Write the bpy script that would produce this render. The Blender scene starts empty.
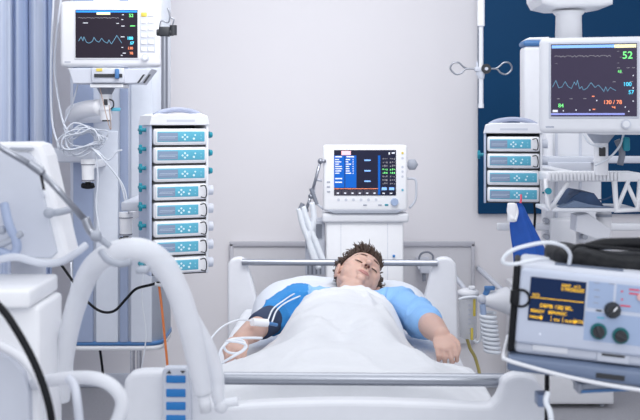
import bpy, bmesh, math, random
from mathutils import Vector, Matrix, noise
from mathutils.bvhtree import BVHTree
random.seed(7)
C = bpy.context.scene.collection
F, YH, CZ = 1051.0, 120.0, 1.5
PI = math.pi
def W(px, py, Y):
    return Vector(((px-320)*Y/F, Y, CZ-(py-YH)*Y/F))

# ---------------------------------------------------------------- materials
MATS = {}
def mat(name, col, rough=.5, metal=0., var=.03, scale=30., bump=0., bscale=200., emit=0., alpha=1., trans=0., spec=.5, sss=0., coat=0.):
    if name in MATS: return MATS[name]
    m = bpy.data.materials.new(name); m.use_nodes = True
    nt = m.node_tree; N = nt.nodes; L = nt.links
    b = N['Principled BSDF']
    b.inputs['Roughness'].default_value = rough
    b.inputs['Metallic'].default_value = metal
    b.inputs['Specular IOR Level'].default_value = spec
    if coat: b.inputs['Coat Weight'].default_value = coat
    tc = N.new('ShaderNodeTexCoord')
    nz = N.new('ShaderNodeTexNoise'); nz.inputs['Scale'].default_value = scale; nz.inputs['Detail'].default_value = 4
    L.new(tc.outputs['Object'], nz.inputs['Vector'])
    mx = N.new('ShaderNodeMix'); mx.data_type = 'RGBA'
    mx.inputs['A'].default_value = (*[max(0, c*(1-var)) for c in col], 1)
    mx.inputs['B'].default_value = (*[min(1, c*(1+var)) for c in col], 1)
    L.new(nz.outputs['Fac'], mx.inputs['Factor'])
    L.new(mx.outputs['Result'], b.inputs['Base Color'])
    if bump:
        n2 = N.new('ShaderNodeTexNoise'); n2.inputs['Scale'].default_value = bscale
        L.new(tc.outputs['Object'], n2.inputs['Vector'])
        bp = N.new('ShaderNodeBump'); bp.inputs['Strength'].default_value = bump; bp.inputs['Distance'].default_value = .01
        L.new(n2.outputs['Fac'], bp.inputs['Height']); L.new(bp.outputs['Normal'], b.inputs['Normal'])
    if emit:
        L.new(mx.outputs['Result'], b.inputs['Emission Color']); b.inputs['Emission Strength'].default_value = emit
    if trans: b.inputs['Transmission Weight'].default_value = trans; b.inputs['IOR'].default_value = 1.2
    if sss:
        b.inputs['Subsurface Weight'].default_value = sss; b.inputs['Subsurface Radius'].default_value = (.02,.008,.004); b.inputs['Subsurface Scale'].default_value = .3
    b.inputs['Alpha'].default_value = alpha
    MATS[name] = m
    return m
white   = mat('white_plastic', (.80,.815,.86), .38)
white2  = mat('bright_white_plastic', (.90,.91,.94), .35)
offw    = mat('pale_grey_plastic', (.62,.65,.73), .45)
greyp   = mat('grey_plastic', (.40,.43,.50), .5)
midgrey = mat('mid_grey_plastic', (.22,.24,.29), .5)
dark    = mat('dark_plastic', (.03,.033,.04), .45)
black   = mat('black_rubber', (.008,.009,.012), .6, spec=.25)
steel   = mat('brushed_steel', (.36,.38,.43), .28, metal=.9)
chrome  = mat('chrome', (.75,.76,.80), .15, metal=1)
teal    = mat('teal_plastic', (.012,.28,.37), .4)
cyan    = mat('cyan_panel', (.11,.45,.61), .35)
cyanl   = mat('cyan_edge', (.25,.62,.76), .35)
lcd     = mat('grey_lcd', (.26,.34,.48), .25)
lcdl    = mat('lcd_glow', (.45,.56,.68), .3)
keyw    = mat('pale_key', (.72,.90,.95), .4)
blue    = mat('blue_plastic', (.07,.20,.45), .4)
bluepad = mat('blue_keypad', (.015,.20,.55), .35)
yellow  = mat('yellow_plastic', (.75,.60,.10), .5)
orange  = mat('orange_tube', (.85,.25,.08), .4)
colw    = mat('pendant_white', (.74,.785,.87), .45)
colb    = mat('pendant_blue_grey', (.36,.43,.60), .5)
scr     = mat('screen_glass', (.028,.022,.034), .3, spec=.12)
scrp    = mat('screen_glass_grey', (.05,.04,.075), .3, emit=.2, spec=.15)
scrb    = mat('screen_navy', (.006,.022,.08), .3, spec=.2)
def em(name, col, e=.9): return mat(name, col, .6, var=.0, emit=e, spec=0)
e_blue, e_lblue = em('glow_blue',(.03,.22,.65)), em('glow_light_blue',(.22,.42,.85),.8)
e_cyan, e_green = em('glow_cyan',(.10,.62,.85)), em('glow_green',(.18,.75,.22))
e_or, e_wh = em('glow_orange',(.9,.28,.14)), em('glow_white',(.7,.72,.8),.6)
e_yel, e_tr = em('glow_pale_yellow',(.9,.85,.5),.6), em('glow_trace',(.13,.28,.40),.6)
e_trd, e_amb = em('glow_dim',(.28,.27,.30),.4), em('glow_amber',(.95,.55,.03),.8)
e_pink, e_deep = em('glow_pink',(.95,.5,.55),.6), em('glow_deep_blue',(.012,.10,.42),.6)
e_pur = em('glow_violet',(.25,.28,.62),.7)
redt    = mat('red_print', (.75,.06,.12), .5)
greyt   = mat('grey_print', (.35,.38,.48), .5)
padb    = mat('pale_blue_panel', (.36,.46,.66), .45)
sheetm  = mat('white_sheet', (.78,.80,.85), .85, bump=.12, bscale=60)
pillm   = mat('white_pillowcase', (.72,.76,.84), .85, bump=.1, bscale=40)
skin    = mat('skin', (.62,.405,.335), .5, var=.025, scale=25, sss=.12)
lipm    = mat('lip_skin', (.58,.28,.25), .45)
browm   = mat('brow_hair', (.16,.10,.075), .6)
nosm    = mat('nostril_shadow_skin', (.12,.04,.035), .7)
hairm   = mat('brown_hair', (.075,.047,.036), .55, var=.5, scale=60)
gownm   = mat('light_blue_gown', (.26,.50,.86), .8, bump=.1, bscale=80)
gownd   = mat('bright_blue_gown', (.03,.25,.62), .8)
navy    = mat('navy_fabric', (.025,.045,.10), .75)
tubew   = mat('white_cable', (.80,.84,.90), .4)
tubet   = mat('pale_silicone', (.86,.89,.95), .35, alpha=.86)
hosem   = mat('hose_sleeve', (.90,.92,.97), .5, alpha=.72)
bagm    = mat('blue_fabric', (.008,.085,.42), .7, var=.15)
blackf  = mat('black_fabric', (.008,.009,.012), .6, spec=.3, var=.3, bump=.3, bscale=60)
glassm  = mat('clear_plastic', (.84,.86,.90), .1, alpha=.55)
denim   = mat('dark_blue_fabric', (.03,.07,.16), .6, var=.3)

# ---------------------------------------------------------------- geometry collector
def catmull(pts, n=6):
    pts = [Vector(p) for p in pts]
    if len(pts) < 3: return pts
    out = []
    P = [2*pts[0]-pts[1]] + pts + [2*pts[-1]-pts[-2]]
    for i in range(1, len(P)-2):
        a, b, c, d = P[i-1:i+3]
        for k in range(n):
            t = k/n
            out.append(.5*((2*b)+(c-a)*t+(2*a-5*b+4*c-d)*t*t+(3*b-a-3*c+d)*t**3))
    out.append(pts[-1])
    return out
class B:
    def __init__(s): s.v=[]; s.f=[]; s.M=Matrix.Identity(4)
    def add(s, vs, fs, mi=0, smooth=True):
        o = len(s.v)
        s.v += [s.M @ Vector(v) for v in vs]
        s.f += [([i+o for i in f], mi, smooth) for f in fs]
    def bm(s, t, mi=0, smooth=True):
        t.verts.ensure_lookup_table(); t.verts.index_update()
        s.add([v.co.copy() for v in t.verts], [[v.index for v in f.verts] for f in t.faces], mi, smooth)
        t.free()
    def box(s, x0,x1,y0,y1,z0,z1, bev=0., seg=2, mi=0, only=None):
        t = bmesh.new(); bmesh.ops.create_cube(t, size=1)
        for v in t.verts:
            v.co = Vector(((x0+x1)/2+v.co.x*(x1-x0), (y0+y1)/2+v.co.y*(y1-y0), (z0+z1)/2+v.co.z*(z1-z0)))
        if bev:
            ed = t.edges[:]
            if only is not None: ed = [e for e in t.edges if abs((e.verts[0].co-e.verts[1].co)[only])>1e-6]
            bmesh.ops.bevel(t, geom=ed, offset=bev, segments=seg, profile=.5, affect='EDGES')
        s.bm(t, mi, False if seg < 2 else True)
        return s
    def cyl(s, p0, p1, r0, r1=None, n=20, mi=0):
        r1 = r0 if r1 is None else r1
        p0, p1 = Vector(p0), Vector(p1); d = (p1-p0).normalized()
        a = d.orthogonal().normalized(); b = d.cross(a)
        vs = []
        for p, r in ((p0,r0),(p1,r1)):
            vs += [p+a*r*math.cos(2*PI*k/n)+b*r*math.sin(2*PI*k/n) for k in range(n)]
        s.add(vs, [[k,(k+1)%n,n+(k+1)%n,n+k] for k in range(n)], mi, True)
        s.add(vs, [list(range(n))[::-1], list(range(n,2*n))], mi, False)
        return s
    def tube(s, pts, r, n=10, mi=0, sub=6, ribs=0.):
        P = catmull(pts, sub) if sub > 1 else [Vector(p) for p in pts]
        m = len(P)
        if not isinstance(r, (list, tuple)): r = [r]*m
        elif len(r) != m:
            q = len(r)-1; rr = []
            for i in range(m):
                t = i/(m-1)*q; k = min(int(t), q-1); rr.append(r[k]+(r[k+1]-r[k])*(t-k))
            r = rr
        d0 = (P[1]-P[0]).normalized(); a = d0.orthogonal().normalized()
        vs = []
        for i, p in enumerate(P):
            d = (P[min(i+1,m-1)]-P[max(i-1,0)]).normalized()
            a = (a-d*a.dot(d)).normalized(); b = d.cross(a)
            ri = r[i]*(1+(ribs if i%2 else 0))
            vs += [p+a*ri*math.cos(2*PI*k/n)+b*ri*math.sin(2*PI*k/n) for k in range(n)]
        fs = [[i*n+k, i*n+(k+1)%n, (i+1)*n+(k+1)%n, (i+1)*n+k] for i in range(m-1) for k in range(n)]
        fs += [list(range(n))[::-1], list(range((m-1)*n, m*n))]
        s.add(vs, fs, mi, True)
        return s
    def prism(s, pts, y0, y1, bev=0., mi=0, seg=3):      # outline in x,z pushed along y
        t = bmesh.new()
        a = [t.verts.new((x,y0,z)) for x,z in pts]; b = [t.verts.new((x,y1,z)) for x,z in pts]
        n = len(pts)
        t.faces.new(a); t.faces.new(b[::-1])
        for k in range(n): t.faces.new((a[k],b[k],b[(k+1)%n],a[(k+1)%n]))
        bmesh.ops.recalc_face_normals(t, faces=t.faces)
        if bev:
            ed = [e for e in t.edges if abs(e.verts[0].co.y-e.verts[1].co.y) < 1e-6]
            bmesh.ops.bevel(t, geom=ed, offset=bev, segments=seg, profile=.5, affect='EDGES')
        s.bm(t, mi, False)
        return s
    def lathe(s, prof, c=(0,0,0), n=28, mi=0):
        c = Vector(c); vs = []; m = len(prof)
        for r, z in prof: vs += [c+Vector((r*math.cos(2*PI*k/n), r*math.sin(2*PI*k/n), z)) for k in range(n)]
        fs = [[i*n+k, i*n+(k+1)%n, (i+1)*n+(k+1)%n, (i+1)*n+k] for i in range(m-1) for k in range(n)]
        fs += [list(range(n))[::-1], list(range((m-1)*n, m*n))]
        s.add(vs, fs, mi, True); return s
    def sph(s, c, r, mi=0, u=20, v=14, R=None):
        if not isinstance(r, (tuple, list)): r = (r,r,r)
        t = bmesh.new(); bmesh.ops.create_uvsphere(t, u_segments=u, v_segments=v, radius=1)
        for w in t.verts:
            q = Vector((w.co.x*r[0], w.co.y*r[1], w.co.z*r[2]))
            if R: q = R @ q
            w.co = q + Vector(c)
        s.bm(t, mi, True); return s
    def limb(s, pts, rs):
        for i in range(len(pts)-1):
            s.cyl(pts[i], pts[i+1], rs[i], rs[i+1], n=20)
        for p, r in zip(pts, rs): s.sph(p, r)
        return s
    def rect(s, x0,x1,z0,z1,y,mi=0,th=.0006):
        return s.box(x0,x1,y-th,y,z0,z1,mi=mi,seg=1)
    def disc(s, x,z,r,y,mi=0,th=.001,n=14): return s.cyl((x,y,z),(x,y-th,z),r,n=n,mi=mi)
    def line(s, pts, w, y, mi=0):
        for (x0,z0),(x1,z1) in zip(pts[:-1], pts[1:]):
            d = Vector((x1-x0, z1-z0)); l = d.length or 1; nx, nz = -d.y/l*w/2, d.x/l*w/2
            s.add([(x0+nx,y,z0+nz),(x1+nx,y,z1+nz),(x1-nx,y,z1-nz),(x0-nx,y,z0-nz)], [[0,1,2,3]], mi, False)
        return s
    def text(s, t, x, z, size, y, mi=0, align='LEFT', bold=.0):
        cu = bpy.data.curves.new('lettering', 'FONT'); cu.body = t; cu.size = size; cu.align_x = align
        cu.extrude = .0002; cu.offset = bold*size
        o = bpy.data.objects.new('lettering', cu); me = bpy.data.meshes.new_from_object(o)
        vs = [Vector((x+v.co.x, y-v.co.z, z+v.co.y)) for v in me.vertices]
        fs = [list(p.vertices) for p in me.polygons]
        bpy.data.objects.remove(o); bpy.data.curves.remove(cu); bpy.data.meshes.remove(me)
        s.add(vs, fs, mi, False); return s

def mesh_of(name, b, mats, origin=None):
    me = bpy.data.meshes.new(name)
    o = origin or Vector((0,0,0))
    me.from_pydata([tuple(v-o) for v in b.v], [], [f[0] for f in b.f])
    for p, f in zip(me.polygons, b.f): p.material_index = f[1]; p.use_smooth = f[2]
    for m in (mats if isinstance(mats,(list,tuple)) else [mats]): me.materials.append(m)
    me.update()
    return me
def part(name, b, mats, parent, label=None, kind=None):
    o = bpy.data.objects.new(name, mesh_of(name, b, mats)); C.objects.link(o)
    o.parent = parent
    if label: o['label'] = label
    if kind: o['kind'] = kind
    return o
def wpart(name, b, mats, parent, label=None):             # part whose shape was laid out in room coordinates
    inv = parent.matrix_basis.inverted()
    q = parent
    while q.parent: q = q.parent; inv = inv @ q.matrix_basis.inverted()
    b.v = [inv @ v for v in b.v]
    return part(name, b, mats, parent, label)
def thing(name, label, cat, loc=(0,0,0), rotz=0, group=None, roty=0):
    o = bpy.data.objects.new(name, None); C.objects.link(o)
    o.empty_display_size = .1
    o.location = loc; o.rotation_euler = (0, roty, rotz); o['label'] = label; o['category'] = cat
    if group: o['group'] = group
    return o
def solo(name, b, mats, label, cat, group=None, kind=None, origin=None):
    if origin is None:
        lo = min(b.v, key=lambda v: v.z); origin = lo.copy()
    me = mesh_of(name, b, mats, origin)
    o = bpy.data.objects.new(name, me); C.objects.link(o); o.location = origin
    o['label'] = label; o['category'] = cat
    if group: o['group'] = group
    if kind: o['kind'] = kind
    return o
def struct(name, b, mats, label=None, cat=None):
    o = bpy.data.objects.new(name, mesh_of(name, b, mats)); C.objects.link(o)
    o['kind'] = 'structure'; o['label'] = label or name.replace('_',' '); o['category'] = cat or name.split('_')[0]
    return o
def wpts(l, Y=None):
    return [W(p[0],p[1],p[2] if len(p)>2 else Y) for p in l]

# ---------------------------------------------------------------- room
wallm = mat('painted_wall', (.79,.775,.805), .8, var=.012, scale=2)
floorm = mat('speckled_vinyl', (.40,.40,.43), .5, var=.22, scale=90)
YB = 5.9
struct('wall_back', B().box(-2.3,2.7,YB,YB+.15,0,3.2,seg=1), wallm, 'pale lavender grey back wall behind the bed', 'wall')
struct('wall_left', B().box(-2.45,-2.3,-.5,YB+.15,0,3.2,seg=1), wallm, 'pale left wall beyond the curtain', 'wall')
struct('wall_right', B().box(2.7,2.85,-.5,YB+.15,0,3.2,seg=1), wallm, 'pale right wall', 'wall')
struct('floor', B().box(-2.45,2.85,-.5,YB+.15,-.1,0,seg=1), floorm, 'grey speckled vinyl floor', 'floor')
struct('baseboard_back', B().box(-2.3,2.7,YB-.015,YB,0,.08,bev=.004), offw, 'pale baseboard along back wall', 'baseboard')
navyw = mat('navy_wall_panel', (.004,.050,.135), .6, spec=.15, var=.05, scale=4)
b = B(); b.box(.885,2.5,YB-.03,YB,.975,3.1,bev=.004)
struct('trim_1', b, navyw, 'dark navy blue wall panel behind the right equipment', 'wall panel')
# bumper board behind the bed
bp = mat('bumper_board', (.66,.655,.69), .6)
bpe = mat('bumper_edge', (.50,.50,.55), .6)
t = thing('wall_protection_board', 'grey framed wall board behind the head of the bed', 'wall board', (.18,YB-.02,.25))
x0, x1, zt = (232-320)*YB/F-.18, (472-320)*YB/F-.18, CZ-(243-YH)*YB/F-.25
part('board', B().box(x0,x1,-.006,.018,0,zt,seg=1), bp, t)
b = B(); b.box(x0-.01,x1+.01,-.02,.004,zt-.015,zt+.012,bev=.003); b.box(x1-.01,x1+.01,-.02,.004,0,zt,bev=.003); b.box(x0-.01,x0+.01,-.02,.004,0,zt,bev=.003)
part('frame', b, bpe, t)

# ---------------------------------------------------------------- curtain
def curtain():
    b = B(); nx, nz = 150, 14; X0, X1 = -1.95, -1.325
    vs = []
    for j in range(nz+1):
        z = .12+(2.35-.12)*j/nz
        for i in range(nx+1):
            u = i/nx; x = X0+(X1-X0)*u
            ph = u*2*PI*6.5+1.3*math.sin(u*9)+.3*math.sin(z*1.5+u*4)
            y = 5.25+(.028+.014*math.sin(u*17))*math.sin(ph)+.012*math.sin(2.7*ph+1)
            vs.append((x+.012*math.cos(ph), y, z))
    fs = [[j*(nx+1)+i, j*(nx+1)+i+1, (j+1)*(nx+1)+i+1, (j+1)*(nx+1)+i] for j in range(nz) for i in range(nx)]
    n = len(vs); vs2 = [(x,y+.004,z) for x,y,z in vs]
    b.add(vs+vs2, fs+[[n+k for k in f[::-1]] for f in fs], 0, True)
    return b
m = bpy.data.materials.new('striped_curtain_fabric'); m.use_nodes = True
nt = m.node_tree; N = nt.nodes; L = nt.links
tc = N.new('ShaderNodeTexCoord'); mp = N.new('ShaderNodeMapping'); mp.inputs['Scale'].default_value = (34,0,.15)
nz_ = N.new('ShaderNodeTexNoise'); nz_.inputs['Scale'].default_value = 1.0; nz_.inputs['Detail'].default_value = 3
cr = N.new('ShaderNodeValToRGB')
cr.color_ramp.elements[0].position = .38; cr.color_ramp.elements[0].color = (.33,.42,.64,1)
cr.color_ramp.elements[1].position = .66; cr.color_ramp.elements[1].color = (.72,.78,.90,1)
L.new(tc.outputs['Object'], mp.inputs['Vector']); L.new(mp.outputs['Vector'], nz_.inputs['Vector'])
L.new(nz_.outputs['Fac'], cr.inputs['Fac']); L.new(cr.outputs['Color'], N['Principled BSDF'].inputs['Base Color'])
N['Principled BSDF'].inputs['Roughness'].default_value = .8
solo('privacy_curtain', curtain(), m, 'pale blue striped curtain hanging in folds at the left edge', 'curtain')

# ---------------------------------------------------------------- pendant columns
def pend_left():
    Y = 4.75; k = Y/F
    X = (113-320)*k; zb = CZ-(346-YH)*k
    t = thing('supply_column', 'tall white medical supply column with a blue ring at its base, left of the bed', 'supply column', (X,Y+.2,0))
    hw = 47*k
    b = B(); b.box(-hw,hw,-.17,.2,zb+.012,3.1,bev=.06,seg=5,only=2)
    part('column_body', b, colw, t)
    def ch(a, c, m_, z0=zb+.012, z1=3.1, y=-.172, nm='channel_strip', lab=None):
        b = B(); b.box((a-113)*k,(c-113)*k,y-.008,y+.02,z0,z1,bev=.004); part(nm, b, m_, t, lab)
    ch(72,92,colb,lab='blue grey recessed panel'); ch(119,127,colb,lab='narrow blue grey channel')
    ch(95,117,colw,z1=1.45); ch(130,151,colw)
    b = B(); b.box(-hw-.004,hw+.004,-.176,.204,zb-.004,zb+.014,bev=.062,seg=5,only=2); part('base_ring', b, blue, t, 'blue ring')
    b = B(); b.box(-hw-.002,hw+.002,-.174,.202,zb-.026,zb-.004,bev=.06,seg=5,only=2); part('base_cap', b, white2, t)
    b = B()
    for px, r in ((128,.011),(135,.012)): b.cyl(((px-113)*k,-.08,0),((px-113)*k,-.08,zb-.02),r)
    part('floor_pipe', b, chrome, t)
    # equipment rail with horizontal arm bosses
    b = B(); b.box((50-113)*k,(97-113)*k,-.27,-.20,CZ-(162-YH)*k,CZ-(148-YH)*k,bev=.01,seg=3)
    b.box((60-113)*k,(80-113)*k,-.22,-.16,CZ-(160-YH)*k,CZ-(150-YH)*k,bev=.006)
    part('equipment_rail', b, offw, t)
    return t
pend_left()
# clamps with black wing knobs
def clamp(px, y0, y1, Y, lab):
    k = Y/F; p = W(px, y1, Y)
    t = thing('rail_clamp', lab, 'clamp', p+Vector((0,0,-.02)), 0, 'clamps on the left supply column')
    h = (y1-y0)*k
    b = B(); b.cyl((0,0,.02+.002),(0,0,.02+h),.025,.027); b.cyl((0,0,.02+h),(0,0,.02+h+.02),.03,.03); b.cyl((0,0,.02+h-.004),(0,0,.02+h),.029,mi=1); b.cyl((0,0,.024),(0,0,.03),.027,mi=1); b.box(-.012,.012,0,4.79-Y,.02+h-.022,.02+h+.010,bev=.003); part('clamp_body', b, [white2,midgrey], t)
    b = B(); b.sph((0,0,0),(.03,.012,.010)); b.cyl((0,0,0),(0,0,.024),.012); b.sph((-.018,-.004,.006),.011); b.sph((.018,-.004,.006),.011)
    part('wing_knob', b, black, t, 'black wing knob')
clamp(88,164,182,4.45,'white clamp with black wing knob below the coiled cables')
clamp(126,217,236,4.40,'white clamp with black wing knob beside the left pump rack')
b = B(); b.box(*[ (121-320)*4.12/F, (140-320)*4.12/F ], 4.12,4.79, W(0,211,4.12).z, W(0,202,4.12).z, bev=.006,seg=3)
solo('rack_bracket', b, offw, 'pale horizontal bracket joining the left pump rack to the column', 'bracket')

# ---------------------------------------------------------------- patient monitors
WAVE = [(135,230),(150,205),(160,228),(165,205),(180,235),(195,240),(213,230),(222,208),(235,228),(250,235),(265,213),(280,232),(298,240),(305,222),(320,245),(350,198),(378,240)]
def pmonitor(loc, w, h, d, s, label, bright, rotz=0, panel=None, knob=(0,0), group='patient monitors'):
    t = thing('patient_monitor', label, 'monitor', loc, rotz, group)
    y = -d/2
    b = B(); b.box(-w/2,w/2,y,y+d*.45,0,h,bev=.018,seg=5); b.box(-w/2+.03,w/2-.03,y+d*.3,d/2,.02,h-.02,bev=.03,seg=4)
    part('housing', b, white, t)
    x0,x1,z0,z1 = s; sw, sh = x1-x0, z1-z0
    b = B(); b.box(x0-.007,x1+.007,y-.003,y+.01,z0-.007,z1+.007,bev=.003); part('screen_frame', b, offw if bright else white, t)
    ys = y-.0035
    b = B(); b.box(x0,x1,ys-.001,y+.008,z0,z1,seg=1); ys -= .0012
    X = lambda u: x0+u*sw
    Z = lambda v: z0+v*sh
    b.rect(X(.01),X(.99),Z(.945),Z(.985),ys,1)
    if bright: b.rect(X(.74),X(.99),Z(.94),Z(.985),ys-.0004,5)
    else: b.rect(X(.34),X(.56),Z(.90),Z(.945),ys-.0004,5)
    if bright: b.rect(X(.0),X(.86),Z(.02),Z(.045),ys,10); b.rect(X(.02),X(.08),Z(.06),Z(.09),ys,6)
    # flat trace
    pts = [(X(.04+.66*i/44), Z(.83+.012*math.sin(i*2.1)+(.02 if i%9==2 else 0))) for i in range(45)]
    b.line(pts, .0014, ys-.0008, 7)
    wv = [(X((a-118)/348), Z(1-(c-58)/262)) for a,c in WAVE]
    if bright:
        wv = [(X(a/310),Z(1-c/290)) for a,c in [(6,172),(18,145),(28,175),(40,172),(52,150),(62,170),(75,178),(85,152),(92,165),(97,145),(104,180),(112,170),(118,185),(130,178),(146,155),(160,175),(172,165),(185,180),(192,192),(198,172),(205,190),(215,175),(225,182),(235,188)]]
    b.line(wv, .0015 if bright else .0020, ys-.0008, 8)
    tx = lambda st,u,v,sz,mi,al='LEFT',bo=.01: b.text(st, X(u), Z(v), sz*sh, ys-.0010, mi, al, bo)
    if bright:
        tx('52',.83,.79,.14,3); tx('100',.84,.415,.075,2); tx('57',.90,.305,.075,2)
        tx('130 / 78',.61,.17,.075,4); tx('84',.085,.125,.075,3); tx('94',.71,.105,.05,4)
        for u,v in ((.05,.72),(.77,.88),(.77,.72),(.80,.80)): tx('--',u,v,.05,7)
        for u,v in ((.77,.66),(.88,.66),(.94,.66),(.80,.59),(.92,.47),(.72,.47),(.07,.24),(.22,.24),(.38,.24)): b.rect(X(u),X(u+.035),Z(v),Z(v+.008),ys-.0006,7)
        for u,v in ((.48,.27),(.49,.09)): b.rect(X(u),X(u+.03),Z(v),Z(v+.012),ys-.0006,4)
        for u,v in ((.14,.07),(.29,.08),(.45,.08),(.53,.21),(.95,.38),(.95,.55),(.95,.2),(.86,.12),(.9,.06)): b.rect(X(u),X(u+.012),Z(v),Z(v+.016),ys-.0006,6)
        tx('68',.78,.60,.05,3)
    else:
        tx('52',.86,.85,.095,3); tx('100',.83,.38,.085,2,bo=.03); tx('57',.88,.28,.08,2,bo=.03); tx('130',.84,.175,.075,4); tx('78',.87,.07,.075,4)
        b.rect(X(.88),X(.96),Z(.655),Z(.672),ys-.0006,3)
        for u,v,l in ((.12,.72,.08),(.66,.71,.04),(.75,.89,.03),(.74,.79,.03),(.74,.655,.05),(.73,.43,.06),(.74,.21,.03),(.76,.09,.05),(.73,.045,.03)): b.rect(X(u),X(u+l),Z(v),Z(v+.013),ys-.0006,6)
    part('screen', b, [scrp if bright else scr, e_lblue if bright else e_blue, e_cyan, e_green, e_or, e_yel, e_wh, e_trd, e_tr, e_amb, e_pur], t)
    if panel:
        px0,px1,pz0,pz1 = panel
        b = B(); b.box(px0,px1,y-.001,y+.01,pz0,pz1,bev=.002); kp = part('key_panel', b, offw, t)
        for i in range(6):
            for j in range(2):
                cx = px0+(px1-px0)*(.27+.46*j); cz = pz1-(pz1-pz0)*(i+.5)/6
                b = B(); b.box(cx-.012,cx+.012,y-.004,y+.002,cz-.009,cz+.009,bev=.003)
                part('key', b, yellow if (i==0 and j==0) else white2, kp, 'yellow key' if (i==0 and j==0) else None)
    b = B(); b.cyl((knob[0],y+.005,knob[1]),(knob[0],y-.012,knob[1]),.0155,.014,n=28); b.cyl((knob[0],y-.012,knob[1]),(knob[0],y-.0135,knob[1]),.010,n=24,mi=1)
    part('dial', b, [offw,white], t)
    b = B(); b.rect(-w/2+.02,-w/2+.045,.018,.022,y,0); part('maker_mark', b, greyt, t)
    return t
k = 4.3/F
pmonitor(W(110,67,4.3)+Vector((0,.07,0)), .41,.27,.15, (-.139,.1145,.037,.233), 'white patient monitor with dark trace screen, high on the left column', False,
         panel=(.123,.186,.058,.228), knob=(.146,.039))
pmonitor(W(612,133.5,3.25)+Vector((0,.09,0)), .40,.300,.18, (-.164,.094,.053,.278), 'large white patient monitor with green 52 reading at the right edge', True, rotz=-math.radians(13),
         panel=(.112,.165,.055,.285), knob=(.062,.029))
# module rack below the left monitor
def modrack():
    Y = 4.3; k = Y/F; o = W(110,88,Y)+Vector((0,.07,0))
    t = thing('monitor_module_rack', 'grey module tray and swivel post beneath the left patient monitor', 'monitor mount', o)
    q = lambda px,py: ((px-110)*k, (88-py)*k)
    b = B(); b.prism([q(68,68),q(73,83.5),q(141,83.5),q(152,69)],-.07,.08,.004); part('tray', b, offw, t)
    b = B(); b.box(q(92,0)[0],q(125,0)[0],-.082,0,q(0,83)[1],q(0,68)[1],bev=.004); part('module', b, offw, t)
    b = B(); b.box(q(95,0)[0],q(123,0)[0],-.086,-.075,q(0,77.5)[1],q(0,74)[1],seg=1); part('slot', b, dark, t)
    b = B(); b.box(q(97,0)[0],q(103,0)[0],-.085,-.08,q(0,71.5)[1],q(0,68.5)[1],seg=1); part('yellow_tab', b, yellow, t,'yellow tab')
    b = B(); b.box(q(116,0)[0],q(120,0)[0],-.10,-.08,q(0,79)[1],q(0,69)[1],bev=.004); part('blue_latch', b, blue, t,'blue latch')
    b = B()
    for s_ in (0,6): b.prism([q(137+s_,83),q(139+s_,83),q(145+s_,74.5),q(143+s_,74.5)],-.073,-.069)
    part('vent_slot', b, dark, t)
    b = B(); b.box(q(90,0)[0],q(123,0)[0],-.07,.07,q(0,87.5)[1],q(0,84)[1],bev=.002); part('mount_plate', b, white2, t)
    b = B(); c = q(102.5,0)[0]
    b.cyl((c,0,q(0,87.5)[1]),(c,0,q(0,94)[1]),.038,.024,mi=1); b.cyl((c,0,q(0,94)[1]),(c,0,q(0,120)[1]),.027,.024,n=28); b.cyl((c,0,q(0,108)[1]),(c,0,q(0,110)[1]),.029,n=28)
    b.cyl((c,0,q(0,120)[1]),(c,0,q(0,121.5)[1]),.016,mi=2)
    sp_ = part('swivel_post', b, [white, midgrey, dark], t)
    b = B(); b.box(c-.004,c+.012,-.03,-.01,q(0,105)[1],q(0,99)[1],bev=.002); b.tube([(c+.018,-.026,q(0,99)[1]),(c+.034,-.024,q(0,101)[1]),(c+.035,-.02,q(0,106)[1]),(c+.024,-.024,q(0,109)[1])],.003)
    part('release_clip', b, dark, sp_)
    b = B(); b.box(c+.025,c+.062,-.016,-.008,q(0,111)[1],q(0,107.5)[1],bev=.002); part('tag', b, cyan, sp_, 'cyan tag')
    b = B(); b.tube([(c-.02,.0,q(0,107)[1]),(c-.10,.06,q(0,109)[1]),(c-.17,.18,q(0,114)[1]),(c-.10,.45,q(0,114)[1])],[.034,.036,.04,.035],n=20); part('support_arm', b, white, t)
modrack()

# ---------------------------------------------------------------- coiled cables hanging on the left
b = B()
for i in range(9):
    cx, cy = 84+random.uniform(-6,6), 142+random.uniform(-4,4); rx, rz = random.uniform(13,21), random.uniform(9,15); a0 = random.uniform(0,.6)
    Yc = 4.36+.008*i
    pts = [W(cx+rx*math.cos(a+a0)+3*math.sin(2*a+i), cy+rz*math.sin(a)+2*math.cos(3*a+i), Yc+.01*math.sin(a)) for a in [2*PI*q/14 for q in range(15)]]
    b.tube(pts, .0036, n=6, sub=3)
b.tube(wpts([(62,-10,4.42),(56,40,4.42),(55,75,4.42),(62,118,4.4),(70,135,4.38)]),.005,n=6)
b.tube(wpts([(54,-10,4.42),(51,60,4.42),(52,120,4.42),(60,150,4.40)]),.005,n=6)
b.tube(wpts([(78,84,4.42),(72,105,4.42),(64,125,4.42),(68,140,4.4)]),.004,n=6)
b.tube(wpts([(90,146,4.38),(108,165,4.36),(120,182,4.36),(126,205,4.36)]),.004,n=6)
b.tube(wpts([(94,148,4.38),(112,170,4.36),(124,188,4.36),(129,214,4.36)]),.004,n=6)
b.tube(wpts([(96,152,4.38),(98,180,4.38),(96,205,4.38),(100,235,4.36)]),.004,n=6)
b.tube(wpts([(97,150,4.38),(108,160,4.36),(116,152,4.36),(122,150,4.36)]),.0035,n=6)
solo('coiled_cables', b, mat('pale_cable',(.66,.70,.78),.45), 'bundle of coiled white cables hung below the left patient monitor', 'cable')
b = B(); b.tube(wpts([(98,80,4.34),(108,122,4.3),(111,128,4.3),(109,105,4.28)]),.002,n=6)
solo('cable', b, mat('brown_cord',(.45,.33,.28),.6), 'thin brownish cord looping under the left monitor post', 'cord')
b = B(); b.tube(wpts([(71,262,4.42),(72,300,4.42),(70,345,4.42),(74,380,4.42),(80,425,4.42)]),.004,n=6)
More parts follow.
